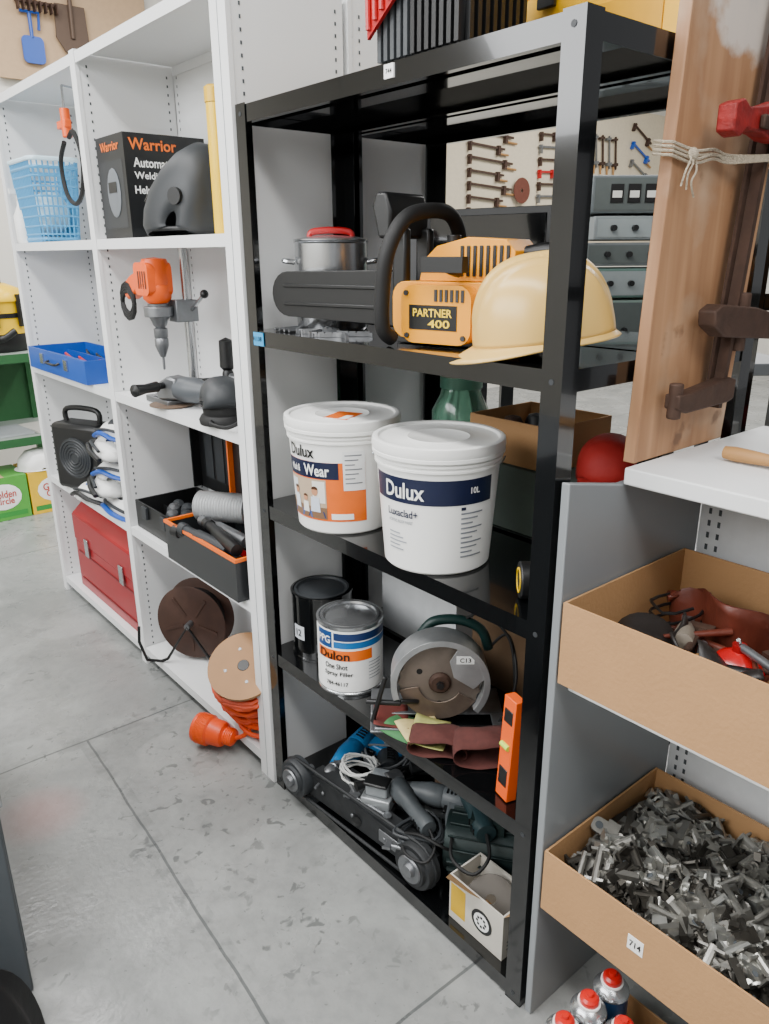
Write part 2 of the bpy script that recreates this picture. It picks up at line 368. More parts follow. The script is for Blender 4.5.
def can(loc,ang,style,label):
    r=root('paint_can','paint can',label,loc);R=.082;Rf=lambda z:R
    g=G();g.lathe([(0,.002),(R-.002,.002),(R+.002,0),(R+.002,.005),(R,.007),(R,.178),(R+.002,.18),(R+.002,.186),(R-.004,.187),(R-.006,.180),(.066,.180)],steel if style else blackgloss,72,cap=False)
    if style:
        g.wrect(-.26,.255,.01,.176,white,ang,Rf,.0006,90)
        g.wrect(-.04,.25,.150,.170,c('#122c5c'),ang,Rf,.0012,60)
        g.wrect(-.04,.25,.130,.147,c('#1565a6'),ang,Rf,.0012,60)
        g.wrect(-.095,.06,.096,.124,orangel,ang,Rf,.0012,50)
        g.wrect(-.095,-.045,.128,.172,c('#0d3f78'),ang,Rf,.0014)
        g.wtext('PPG',.04,.02,white,ang,-.070,.15,Rf,.003)
        g.wtext('Dulon',.085,.024,black,ang,-.042,.110,Rf,.003)
        g.wtext('One Shot',.062,.015,black,ang,-.036,.08,Rf,.0025)
        g.wtext('Spray Filler',.078,.015,black,ang,-.030,.058,Rf,.0025)
        g.wtext('784-46117',.06,.011,black,ang,-.034,.032,Rf,.0025)
        for k in range(6): g.wrect(.05,.09,.085-.009*k,.087-.009*k,c('#8b9098'),ang,Rf,.0014)
    else:
        g.wrect(-.075,-.035,.06,.1,c('#c9cdd2'),ang,Rf,.001);g.wrect(-.0,.06,.03,.055,c('#3a3d42'),ang,Rf,.001)
        g.wtext('12',.02,.02,black,ang,-.055,.08,Rf)
    mk('body',g,r)
    g=G();g.lathe([(.076,.180),(.074,.1875),(.068,.1875),(.066,.182),(.062,.181),(.058,.183),(0,.183)],steel if style else dgrey,56,cap=False);mk('lid',g,r)
can((1.078,1.562,.45),222,0,'black metal paint tin with silver rim')
can((1.038,1.385,.45),231,1,'white paint tin with blue and orange label')
# ---------------------------------------------------------------- chainsaw
oy=mat('orange_yellow_plastic','#f2a000',.38,0,.1,12)
cs=root('chainsaw','chainsaw','orange yellow chainsaw with black handle and bar cover',(1.118,1.10,1.317),rz=102)
g=G();g.prism(rrect(-.15,.13,.01,.12,.03),-.05,.054,oy,FR(0))
g.box(-.15,.12,-.055,.053,0,.012,blk)
for k in range(4): g.box(-.145+.016*k,-.137+.016*k,.0545,.058,.03,.10,blk)
mk('engine_housing',g,cs,bev=.004)
g=G();prof=[(-.14,.121),(-.14,.175),(-.12,.195),(-.04,.2),(.03,.185),(.06,.16),(.07,.121)]
g.prism(prof,-.045,.045,oy,FR(0))
for k in range(8): g.box(-.13+.014*k,-.123+.014*k,.0455,.048,.13,.185,blk)
g.cyl((.02,0,.18),(.02,0,.205),.014,blk,n=16)
mk('top_cover',g,cs,bev=.008)
g=G();g.prism(rrect(-.075,.085,.006,.115,.028),.055,.085,oy,FR(0))
g.box(-.045,.065,.0851,.0862,.032,.078,black)
yt=c('#ffd21e',.5)
g.text('PARTNER',.09,.015,yt,fr((.01,.0870,.064),(0,1,0)));g.text('400',.05,.015,yt,fr((-.005,.0870,.044),(0,1,0)))
for k in range(6): g.box(-.06+.012*k,-.054+.012*k,.0851,.0870,.085,.107,dgrey)
for x,z in ((-.06,.02),(.07,.02),(.072,.1)): g.cyl((x,.084,z),(x,.089,z),.005,dgrey,n=10)
mk('starter_cover',g,cs,bev=.002)
g=G();g.tube(spl([(-.03,.06,.14),(-.035,.09,.145),(-.035,.1,.148)],6),.012,blk,10);g.box(-.075,.015,.098,.118,.138,.166,blk);mk('pull_handle',g,cs,bev=.005)
g=G();g.tube(spl([(.095,.10,.012),(.10,.125,.035),(.095,.132,.10),(.085,.128,.175),(.075,.09,.232),(.07,.02,.25),(.07,-.06,.245),(.075,-.105,.20),(.08,-.115,.12),(.085,-.09,.04),(.085,-.055,.02)],8),.015,rub,12);mk('front_handle',g,cs)
g=G();g.tube(spl([(-.14,0,.17),(-.2,0,.175),(-.235,0,.14),(-.235,0,.08),(-.2,0,.03),(-.14,0,.02)],6),.014,blk,10);mk('rear_handle',g,cs)
g=G();g.prism([(.12,.20),(.15,.20),(.165,.26),(.155,.285),(.13,.285),(.118,.25)],-.055,.075,blk,FR(0));g.box(.10,.135,-.05,-.03,.1,.22,blk);g.box(.10,.135,.03,.05,.1,.22,blk);mk('hand_guard',g,cs,bev=.006)
g=G();P=[(.135,.025),(.16,.028),(.46,.035)]+arc(.46,.085,.05,-90,90,10)+[(.16,.14),(.135,.12)]
g.prism(P,-.012,.022,blk,FR(0))
g.box(.17,.47,.0225,.026,.06,.068,blk);g.box(.17,.47,.0225,.026,.1,.108,blk)
mk('bar_cover',g,cs,bev=.004)
g=G();pts=spl([(.0,.0,.004),(.03,.06,.004),(-.01,.12,.004),(.04,.16,.004),(.01,.2,.004),(.06,.23,.005),(.08,.15,.004),(.05,.09,.004),(.09,.03,.004)],10)
for i in range(0,len(pts)-1):
    p=pts[i];d=(pts[i+1]-p);a=math.degrees(math.atan2(d.y,d.x));g.box(-.007,.007,-.003,.003,-.004,.004 if i%2 else .007,dsteel,TR(p.x,p.y,p.z,0,0,a))
mk('saw_chain',g,None,(.985,1.30,1.3165),label='loose steel saw chain lying on the shelf',cat='chain')
for k in range(4):
    g=G();g.tube([(0,0,.004),(.075,.01*(k%2),.004)],[.0035,.003],dsteel,8);mk('drill_bit',g,None,(.99,1.53+.02*k,1.3165),label='small steel drill bit laid on the shelf',cat='drill bit',group='drill bits on the shelf')
pt=root('cooking_pot','pot','stainless steel cooking pot with red handled lid',(1.125,1.54,1.317),sc=(1,1,1.18))
g=G();g.lathe([(0,0),(.082,0),(.086,.006),(.086,.165),(.089,.168),(.086,.17),(.084,.166),(.082,.01),(0,.008)],steel,48);mk('body',g,pt)
g=G();g.lathe([(.088,.171),(.088,.173),(.06,.178),(0,.182)],steel,48);lid=mk('lid',g,pt)
g=G();g.tube(spl([(-.05,0,.172),(-.045,0,.186),(0,0,.19),(.045,0,.186),(.05,0,.172)],6),.0065,redp,8);mk('lid_handle',g,lid,rz=-40,label='red plastic lid handle')
for s in (1,-1):
    g=G();g.tube(spl([(.085,-.03,.13),(.11,-.025,.133),(.11,.025,.133),(.085,.03,.13)],6),.005,steel,8);mk('side_handle',g,pt,rz=140 if s>0 else -40)
hh=root('hard_hat','hard hat','cream yellow hard hat with peak',(1.09,.868,1.336),rz=132,ry=8,sc=(.95,.95,.90))
hc=mat('cream_helmet_plastic','#dcb566',.28,0,.08,6)
g=G()
def hat(u,v):
    a=2*pi*u;e=pi/2*v;r=math.cos(e)**.75;z=.15*math.sin(e)**.9
    x=.128*math.cos(a)*r;y=.105*math.sin(a)*r
    def sm(t): return max(0,1-t)**.5 if t<1 else 0
    k=sm(abs(y)/.014)*.010*(1 if v>.15 else 0)+sm(abs(abs(y)-.045)/.008)*.007*(1 if v>.25 else 0)
    return (x,y,z+k+.012)
g.grid(hat,120,40,hc,None,True)
def brim(u,v):
    a=2*pi*u;w=.012+(.040*max(0,math.cos(a))**1.2)
    return ((.126+w*v)*math.cos(a),(.103+w*.9*v)*math.sin(a),.014-.012*v-.012*v*max(0,math.cos(a)))
g.grid(brim,64,4,hc,None,True)
mk('shell',g,hh,solid=.003,ang=50)
g=G();g.tube([(.098*math.cos(2*pi*k/24),.08*math.sin(2*pi*k/24),.012) for k in range(24)],.006,blk,6,True);mk('headband',g,hh)
mo=root('monitor','monitor','glossy black flat screen standing behind the chainsaw',(1.41,1.30,1.317),rz=-78)
g=G();g.box(-.17,.17,-.02,.02,.02,.27,blk);g.box(-.155,.155,-.0225,-.0202,.035,.255,blackgloss);mk('screen',g,mo,bev=.004)
g=G();g.box(-.08,.08,-.05,.05,0,.012,blk);g.box(-.03,.03,.0,.015,.012,.05,blk);mk('stand',g,mo,bev=.003)
bn=root('workbench','workbench','grey steel topped bench holding electronic test units',(2.45,1.6,0),rz=-38)
g=G();g.box(-.5,.5,-.3,.3,1.10,1.14,greyp);mk('top',g,bn,bev=.003)
for sx in(-1,1):
    for sy in (-1,1):
        g=G();g.box(-.02,.02,-.02,.02,0,1.099,dgrey,Matrix.Translation((.46*sx,.26*sy,0)));mk('leg',g,bn)
zz=1.141
for k,(h,w,cc) in enumerate(((.20,.36,'#7f938c'),(.10,.40,'#5f7d76'),(.08,.42,'#737a7d'),(.08,.40,'#8c9497'),(.12,.42,'#6a7275'))):
    r=root('electronic_unit','electronics','grey metal electronic unit with knobs on the bench stack' if k<4 else 'grey unit with four square displays on a stack',(2.42,1.55,zz),rz=-38+(0,3,-2,2,0)[k])
    g=G();g.box(-w/2,w/2,-.13,.15,.004,h-.004,c(cc,.5));mk('case',g,r,bev=.004)
    g=G();g.box(-w/2+.01,w/2-.01,-.133,-.1305,.012,h-.012,c('#98a2a4' if k%2 else '#58605f',.5));fp=mk('front_panel',g,r)
    if k==4:
        for j in range(4):
            g=G();g.box(-.15+.055*j,-.11+.055*j,-.137,-.1335,.035,.09,black);g.box(-.145+.055*j,-.115+.055*j,-.1385,-.1371,.05,.07,c('#e8e8e2'));mk('display',g,fp)
    else:
        for j in range(5):
            g=G();x=-.14+.07*j;g.cyl((x,-.1335,h/2),(x,-.15,h/2),.009,blk,n=16);mk('knob',g,fp)
    zz+=h
jr=root('glass_jar','jar','green glass jar with lid behind the buckets',(1.42,1.39,.879))
glass=mat('green_glass','#7fb59c',.1,0,.1,5,trans=.6)
g=G();g.lathe([(0,0),(.07,0),(.075,.01),(.075,.22),(.055,.26),(.05,.28)],glass,32);mk('body',g,jr)
g=G();g.cyl((0,0,.281),(0,0,.31),.055,c('#5f9a86'),n=28);mk('lid',g,jr)
def carton(label,loc,w,d,h,rz=0,mt=cardb,open_=True,t=.004,group=None,name='cardboard_box',txt=None,inn=None):
    g=G();g.box(t,w-t,t,d-t,0,t,inn or cardin)
    g.box(0,t,0,d,0,h,mt);g.box(w-t,w,0,d,0,h,mt);g.box(t,w-t,0,t,0,h,mt);g.box(t,w-t,d-t,d,0,h,mt)
    if not open_: g.box(t,w-t,t,d-t,h-t,h-.0002,mt);g.box(w/2-.02,w/2+.02,-.0005,d+.0005,h,h+.0006,c('#b59a72',.4))
    if txt: txt(g,w,d,h)
    return mk(name,g,None,loc,rz,label=label,cat='box',group=group)
carton('grey green carton on the rear rack shelf',(1.29,.79,.879),.25,.46,.15,mt=c('#59665f',.7),open_=False)
carton('low open brown cardboard tray on a grey carton',(1.30,1.0,1.031),.22,.24,.10)
for k,(x,y,a) in enumerate(((1.36,1.06,20),(1.42,1.14,-30),(1.36,1.16,60))):
    g=G();g.lathe([(0,0),(.02,.003),(.026,.02),(.026,.07),(.018,.085),(0,.09)],(blk,dgrey,iron)[k],20);mk('hose_fitting',g,None,(x,y,1.04),rx=0,label='dark cylindrical fitting standing in the cardboard tray',cat='fitting',group='fittings in the rear cardboard tray')
g=G();rc=c('#a01d18',.7,bump=.3);g.dome([(-.08,0),(-.075,.05),(-.045,.085),(0,.09),(.045,.08),(.075,.045),(.08,0)],0,0,.07,rc);g.grid(lambda u,v:(.06+.05*v*math.cos(pi*(u-.5)),.065*math.sin(pi*(u-.5)),.01-.01*v),12,4,rc)
mk('cap',g,None,(1.385,.905,1.031),rz=215,label='crumpled dark red fabric cap',cat='cap',solid=.002)
carton('plain white carton on the lower rear rack',(1.29,1.26,.45),.22,.30,.27,mt=c('#d0d2d3',.6),open_=False)
carton('brown carton on the lower rear rack',(1.29,.8,.45),.24,.40,.2,mt=c('#6e563e',.8),open_=False)
carton('dark carton stored at the bottom of the rear rack',(1.29,.9,.043),.24,.66,.24,mt=c('#3a3c3e',.7),open_=False)
tr=root('tape_measure','tape measure','round black and yellow tape reel beside the post',(1.03,.83,.879+.036),rz=48)
g=G();g.cyl((0,-.012,0),(0,.012,0),.035,blk,n=28);mk('case',g,tr,bev=.003)
g=G();g.lathe([(.020,-.0135),(.024,-.0135),(.024,.0135),(.020,.0135),(.020,-.0135)],yelp,28,Matrix.Rotation(pi/2,4,'X'));mk('hub',g,tr)
# ---------------------------------------------------------------- circular saw (local -y faces the aisle)
sw=root('circular_saw','circular saw','circular saw with silver blade guard and worn blade',(1.095,1.12,.45),rz=-40)
guard=mat('cast_aluminium','#a9abac',.4,.6,.25,25)
tealh=c('#173431',.45)
g=G();g.prism(arc(0,.112,.112,-40,200,36)+arc(0,.112,.02,200,-40,6),-.010,.03,guard,FR(-.012))
P=arc(0,.112,.113,-40,200,40)+arc(0,.112,.099,200,-40,40);g.prism(P,-.032,.0,guard,FR(-.0225))
g.prism([(.03,.13),(.075,.10),(.105,.13),(.085,.185),(.04,.205),(.02,.17)],-.004,.0,guard,FR(-.046))
g.box(.035,.075,-.0512,-.0502,.165,.185,white);g.text('C13',.025,.011,black,fr((.055,-.0516,.175),(0,-1,0)))
mk('upper_guard',g,sw,bev=.002)
bladem=mat('worn_blade','#857a70',.42,.5,.4,14)
g=G();P=[]
for k in range(72):
    a=2*pi*k/72;R=.092+(.005 if k%3==0 else 0);P.append((R*math.cos(a),.108+R*math.sin(a)))
g.prism(P,-.0015,.0015,bladem,FR(-.030));g.lathe([(0,0),(.026,0),(.026,.004),(.02,.010),(0,.010)],iron,28,fr((0,-.0318,.108),(0,-1,0)));g.cyl((0,-.042,.108),(0,-.05,.108),.009,blk,n=6)
for k in range(3):
    a=k*2.1+.5;g.cyl((.055*math.cos(a),-.0318,.108+.055*math.sin(a)),(.055*math.cos(a),-.0324,.108+.055*math.sin(a)),.007,blk,n=12)
mk('blade',g,sw)
g=G();g.prism(arc(0,.108,.094,190,330,22)+arc(0,.108,.05,330,190,22),-.003,.0,c('#7b6c60',.4,.6,var=.3),FR(-.034));g.tube([(-.05,-.036,.06),(-.09,-.05,.07)],.006,blk,8);mk('lower_guard',g,sw,bev=.001)
g=G();g.box(-.16,.15,-.02,.09,0.0,.006,dsteel,TR(0,0,.012));g.box(-.16,-.13,-.09,-.0205,0,.006,dsteel,TR(0,0,.012));g.box(.12,.15,-.09,-.0205,0,.006,dsteel,TR(0,0,.012));g.tube([(-.155,-.055,.02),(-.125,-.06,.14)],.006,blk,8);g.tube([(-.15,-.085,.022),(.0,-.09,.018)],.005,dsteel,8);g.tube([(-.17,-.05,.07),(-.09,-.05,.065)],.007,blk,8);mk('base_plate',g,sw,bev=.002)
g=G();g.cyl((0,.02,.112),(0,.13,.112),.05,tealh,n=28);g.cyl((0,.1305,.112),(0,.15,.112),.042,blk,n=24);mk('motor',g,sw,bev=.004)
g=G();g.tube(spl([(-.04,.05,.19),(-.01,.05,.222),(.05,.05,.225),(.1,.05,.2),(.12,.05,.15)],8),.012,tealh,10);mk('handle',g,sw)
g=G();g.tube(spl([(.12,.05,.15),(.16,.02,.2),(.175,-.03,.12),(.15,-.04,.03),(.1,-.085,.006),(0,-.105,.006),(-.06,-.11,.006)],8),.0035,rub,8);g.tube(spl([(.06,.05,.225),(.1,.03,.25),(.16,.0,.2),(.175,-.02,.08),(.18,0,.006)],8),.0035,rub,8);mk('power_cord',g,sw)
def belt(loc,w,L,h,col,rz,label,curl=0):
    g=G();P=arc(-L/2,0,h/2,90,270,8)+[(-L/2+L*k/8,-h/2) for k in range(1,8)]+arc(L/2,0,h/2,-90,90,8)+[(L/2-L*k/8,h/2+.006*math.sin(k*pi/8)) for k in range(1,8)];P=[(x,y+h/2) for x,y in P]
    n=len(P);R=6;V=[(x,w*q/R,z*(1+curl*math.sin(q/R*pi)*(1 if z>h/2 else 0))+.003*math.sin(x*70+q)) for q in range(R+1) for x,z in P]
    g.add(V,[(q*n+i,q*n+(i+1)%n,(q+1)*n+(i+1)%n,(q+1)*n+i) for q in range(R) for i in range(n)],col)
    mk('sanding_belt',g,None,loc,rz,label=label,cat='sanding belt',group='sanding belts on the shelf',solid=.0015)
mb=mat('maroon_abrasive','#4d241f',.9,0,.25,90)
belt((.975,1.0,.455),.075,.10,.030,mb,-50,'maroon sanding belt loop lying flat',.3)
belt((1.035,.90,.455),.08,.11,.045,mb,-42,'maroon sanding belt loop curled on the shelf',.25)
for k,(x,y,a,cc) in enumerate(((.992,1.12,20,'#3f7a48'),(1.005,1.08,-15,'#c9b67c'),(.982,1.16,50,'#5f241d'),(1.0,1.05,35,'#9a9a58'))):
    g=G();g.grid(lambda u,v:(-.05+.10*u,-.04+.08*v,.008*math.sin(5*u+k)+.005*k+.009+.012*v*v),8,6,c(cc,.8,var=.3))
    mk('sandpaper_sheet',g,None,(x,y,.45),a,label='coloured sheet of sandpaper on the shelf',cat='sandpaper',group='sandpaper sheets on the shelf',solid=.0008)
sl=root('spirit_level','spirit level','short orange spirit level leaning on the post',(1.0,.825,.451),rz=-15,ry=3)
g=G();g.box(-.012,.012,-.02,.02,0,.225,orangep);g.box(-.0135,.0135,-.014,.014,.03,.07,blk);g.box(-.0135,.0135,-.014,.014,.17,.2,blk);mk('body',g,sl,bev=.002)
g=G();g.cyl((-.0135,-.012,.12),(-.0135,.012,.12),.006,c('#c9e84a',.2),n=12);mk('vial',g,sl)
# ---------------------------------------------------------------- bottom shelf
bs=root('belt_sander','belt grinder','long dirty black belt grinding machine with pulley wheels',(0.985,1.51,.043),rz=-86)
g=G();g.prism([(0,.04),(.015,.088),(.12,.10),(.40,.092),(.46,.07),(.46,.03),(.02,.02)],-.022,.03,dusty,FR(0));g.box(.05,.42,.0305,.09,0,.05,dusty)
g.box(.06,.2,.0305,.08,.0505,.09,dusty);g.cyl((.25,.05,.0505),(.25,.05,.12),.022,dsteel,n=16);g.box(.30,.38,-.026,-.0225,.045,.08,dsteel)
for x in (.08,.2,.32,.42): g.cyl((x,-.0225,.06),(x,-.028,.06),.006,dsteel,n=6)
mk('frame',g,bs,bev=.005)
for x,R,z in ((-.02,.055,.064),(.44,.06,.07)):
    g=G();g.lathe([(0,0),(R*.25,0),(R*.3,.006),(R*.72,.008),(R*.76,.0),(R*.94,.0),(R,-.006),(R,-.036),(0,-.036)],dusty if x>0 else dgrey,40,fr((x,-.05,z),(0,-1,0)));g.lathe([(0,0),(R*.6,0),(R*.56,.004),(R*.3,-.0),(R*.25,.01),(0,.012)],dsteel,32,fr((x,-.0585,z),(0,-1,0)));g.cyl((x,-.0135,z),(x,.02,z),.012,dsteel,n=16);mk('pulley_wheel',g,bs)
g=G();g.tube([( -.02+.055*math.cos(a),-.031,.064+.055*math.sin(a)) for a in [pi/2+pi*k/8 for k in range(9)]]+[(.44+.06*math.cos(a),-.031,.07+.06*math.sin(a)) for a in [-pi/2+pi*k/8 for k in range(9)]],.0045,dusty,6,True);mk('drive_belt',g,bs)
def drill(col,loc,rz,rx,label,ry=0,sc=None):
    r=root('power_drill','drill',label,loc,rz,rx,ry,sc=sc)
    g=G();g.lathe([(0,-.11),(.026,-.109),(.033,-.10),(.034,-.04),(.031,-.035),(.034,-.03),(.034,.01),(.03,.03),(.026,.05),(.022,.07)],col,28,RX)
    for k in range(5): g.box(-.1+.012*k,-.095+.012*k,-.0355,.0355,-.012,.012,blk)
    mk('motor_body',g,r)
    g=G();g.lathe([(.012,.0705),(.02,.072),(.021,.08),(.019,.083),(.021,.086),(.021,.1),(.016,.115),(.006,.125),(.004,.17),(0,.172)],dsteel,20,RX);mk('chuck',g,r)
    g=G();g.prism([(-.1,-.02),(-.055,-.02),(-.06,-.075),(-.075,-.13),(-.115,-.13),(-.11,-.07)],-.017,.017,col,FR(0));gp=mk('grip',g,r,bev=.006)
    g=G();g.box(-.055,-.045,-.006,.006,-.055,-.03,blk);mk('trigger',g,gp,bev=.002)
    g=G();g.tube(spl([(-.095,0,-.13),(-.1,0,-.17),(-.08,.03,-.19),(-.02,.04,-.18),(.03,.02,-.17)],6),.0045,rub,6);mk('power_cord',g,r)
    return r
drill(c('#1f6fa8',.35),(1.11,1.50,.12),200,80,'blue electric drill lying on the bottom shelf')
drill(dgrey,(1.14,1.36,.10),230,75,'dark grey electric drill among the tools')
drill(c('#5d6265',.45,var=.3),(1.12,1.16,.185),120,80,'grey electric drill resting on other tools',sc=(.85,.85,.85))
def grinder(loc,rz,col,label,sz=1,rx=0):
    r=root('angle_grinder','angle grinder',label,loc,rz,rx,sc=(sz,)*3)
    g=G();g.lathe([(0,-.13),(.022,-.129),(.026,-.115),(.024,-.09),(.022,-.05),(.025,.0),(.03,.01),(.031,.05),(.028,.07)],col,24,Matrix.Translation((0,0,.035))@RX)
    for k in range(4): g.box(-.12+.01*k,-.115+.01*k,-.0265,.0265,.028,.042,blk)
    mk('motor_body',g,r)
    g=G();g.prism([(.0605,.012),(.12,.008),(.128,.02),(.12,.05),(.09,.066),(.0605,.062)],-.024,.024,dsteel,FR(0));g.cyl((.1,0,-.002),(.1,0,.0075),.02,dsteel,n=16);mk('gear_head',g,r,bev=.005)
    g=G();g.cyl((.1,0,-.006),(.1,0,-.003),.055,c('#6d5a4b',.7),n=36);mk('disc',g,r)
    g=G();g.lathe([(.0,.024),(.008,.025),(.008,.04),(.013,.045),(.011,.08),(.015,.115),(0,.12)],blk,14,Matrix.Translation((.1,0,.045))@Matrix.Rotation(-pi/2,4,'X'));mk('side_handle',g,r)
    g=G();g.tube(spl([(-.13,0,.035),(-.18,.01,.02),(-.2,.05,.004),(-.15,.08,.004),(-.08,.06,.004)],6),.004,rub,6);mk('power_cord',g,r)
grinder((1.12,1.26,.052),120,c('#8a8f92',.35,var=.25),'silver grey angle grinder on the bottom shelf')
grinder((1.17,1.08,.17),60,c('#24383c',.4),'dark green angle grinder resting on machinery',1.1)
grinder((1.06,1.19,.15),75,c('#4d5255',.5,var=.3),'worn grey angle grinder lying on the belt machine',.9)
ss=root('orbital_sander','sander','silver grey sander with square pad',(1.055,1.285,.115),rz=30)
g=G();g.box(-.06,.06,-.045,.045,0,.015,rub);g.box(-.055,.055,-.04,.04,.016,.05,c('#a7abad',.35,.5));mk('pad',g,ss,bev=.004)
g=G();g.box(-.045,.03,-.03,.03,.051,.085,c('#8d9295',.4));g.box(-.055,-.01,-.033,.033,.086,.095,blk);mk('motor_body',g,ss,bev=.01)
g=G();P=[]
for k in range(90):
    a=k*.42;P.append((.045*math.cos(a)+.006*math.sin(a*2.3),.055*math.sin(a)+.006*math.cos(a*1.7),.006+.0006*k+.006*math.sin(a*.7)))
g.tube(P,.0032,c('#c4c5c2',.5),6);mk('cable_coil',g,None,(1.06,1.385,.125),label='tangled coil of white electric cable',cat='cable')
for q,(x,y,z,s,a) in enumerate(((1.15,1.22,.14,1,0),(1.02,1.10,.145,.7,50),(1.18,1.42,.10,.9,20))):
    g=G();P=[]
    for k in range(70):
        t=k*.37;P.append((s*(.06*math.cos(t)+.014*math.sin(t*2.1+q)),s*(.08*math.sin(t)+.012*math.cos(t*1.3)),.006+.0004*k+.007*math.sin(t*.6)))
    g.tube(P,.004,(blk,dgrey,c('#6a6c6e'))[q],6);mk('cable_coil',g,None,(x,y,z),rz=a,label='loose coil of dark rubber cable on the tools',cat='cable',group='dark cables on the bottom shelf')
for q,(x,y,z,a,L_) in enumerate(((1.0,1.33,.145,70,.13),(1.01,1.22,.142,100,.11),(1.04,1.08,.142,60,.12),(1.0,1.05,.142,120,.09))):
    g=G();g.tube([(0,0,0),(L_,0,0)],.0055,dsteel,10);g.prism([(L_+.0,-.012),(L_+.02,-.014),(L_+.014,-.005),(L_+.014,.005),(L_+.02,.014),(L_,.012)],-.004,.004,dsteel);g.prism(arc(-.008,0,.012,0,360,14),-.004,.004,dsteel)
    mk('spanner',g,None,(x,y,z),rz=a,label='dull steel spanner lying on the belt machine',cat='spanner',group='spanners on the bottom shelf')
tm=root('electric_motor','motor','dark green electric motor with finned body',(1.145,.99,.043),rz=-55)
tcol=mat('dark_green_casting','#1c2b2a',.5,.2,.2,20)
g=G();g.cyl((-.1,0,.085),(.1,0,.085),.07,tcol,n=36)
for k in range(16):
    a=2*pi*k/16;g.box(-.09,.09,-.002,.002,.068,.08,tcol,Matrix.Translation((0,0,.085))@Matrix.Rotation(a,4,'X'))
g.box(-.08,.08,-.06,.06,0,.02,tcol);mk('housing',g,tm,bev=.003)
g=G();g.cyl((.1,0,.085),(.13,0,.085),.055,blk,.045,n=28);g.cyl((.13,0,.085),(.16,0,.085),.01,steel,n=12);mk('end_cap',g,tm,bev=.003)
g=G();g.box(-.04,.04,-.04,.03,.15,.185,tcol);g.box(-.02,.02,-.0408,-.0401,.16,.175,white);mk('terminal_box',g,tm)
def ct(g,w,d,h):
    g.box(-.0006,0,.11,d-.005,.02,h-.02,c('#cfa51a'));g.prism(arc(.06,h*.5,.03,0,360,24),.0006,.0012,black,Matrix(((0,0,-1,0),(1,0,0,0),(0,1,0,0),(0,0,0,1))));g.prism(arc(.06,h*.5,.022,0,360,24),.0013,.0018,white,Matrix(((0,0,-1,0),(1,0,0,0),(0,1,0,0),(0,0,0,1))))
    for k in range(8):
        a=2*pi*k/8;g.box(-.0024,-.0019,.06+.012*math.cos(a)-.003,.06+.012*math.cos(a)+.003,h*.5+.012*math.sin(a)-.003,h*.5+.012*math.sin(a)+.003,black)
    for q in range(3): g.box(.015,.05,-.0006,0,.02+.01*q,.024+.01*q,c('#6b6b66'))
    g.add([(0,0,h),(w,0,h),(w*.9,-.03,h+.035),(w*.15,-.035,h+.03)],[(0,1,2,3)],cardin);g.add([(0,d,h),(0,d*.4,h),(-.03,d*.45,h+.03),(-.03,d*.9,h+.02)],[(0,1,2,3)],cardin)
carton('small worn white carton with yellow print and torn flaps',(.985,.80,.043),.10,.16,.12,rz=0,mt=c('#c4bfb4',.7),txt=ct)
g=G();g.lathe([(.012,0),(.055,0),(.055,.004),(.012,.005),(.012,0)],c('#6f6a64',.8),36);mk('grinding_wheel',g,None,(1.035,.88,.12),rx=68,rz=-45,label='grey grinding disc standing in the small carton',cat='grinding disc')
# ---------------------------------------------------------------- top shelf
cr=root('storage_crate','crate','black ribbed plastic crate with red flap on the top shelf',(.99,.985,1.801))
g=G()
w,d,h=.155,.215,.26
V=[(.008,.008,0),(w-.008,.008,0),(w-.008,d-.008,0),(.008,d-.008,0),(0,0,h),(w,0,h),(w,d,h),(0,d,h)]
g.add(V,[(0,1,5,4),(1,2,6,5),(2,3,7,6),(3,0,4,7),(3,2,1,0)],blk)
for k in range(12):
    y=.005+k*.0175;g.box(-.006,.004,y,y+.008,.01,h-.02,c('#3d4144',.4) if k>6 else blk)
for k in range(8):
    x=.01+k*.018;g.box(x,x+.007,-.005,.004,.01,h-.02,blk)
mk('body',g,cr,solid=.003)
g=G();g.box(-.014,w+.012,-.012,-.0065,h-.03,h,blk);g.box(-.012,w+.012,d+.002,d+.012,h-.03,h,blk);g.box(-.014,-.008,-.006,d+.0015,h-.03,h,blk);g.box(w+.002,w+.012,-.006,d+.0015,h-.03,h,blk);mk('rim',g,cr,bev=.002)
g=G()
g.prism([(.105,.12),(.215,.045),(.222,.285),(.11,.285)],.015,.022,redp,Matrix(((0,0,-1,0),(1,0,0,0),(0,1,0,0),(0,0,0,1))))
for k in range(6): g.tube([(-.025,.118+.018*k,.118-.012*k),(-.025,.12+.018*k,.28)],.005,redp,8)
mk('flap',g,cr,label='red ribbed plastic flap')
yc=root('tool_case','tool case','bright yellow plastic case on the rear top shelf',(1.29,.76,1.801))
ym=mat('case_yellow','#f2b800',.4)
g=G();g.box(0,.27,0,.42,0,.14,ym);g.box(-.003,-.0005,.06,.36,.03,.1,mat('case_yellow_dark','#d99f02',.45));mk('body',g,yc,bev=.004)
g=G();g.box(-.003,.273,-.003,.423,.142,.26,ym);mk('lid',g,yc,bev=.008)
for y in (.09,.3):
    g=G();g.box(-.014,-.004,y-.02,y+.02,.115,.165,blk);mk('latch',g,yc,bev=.002)
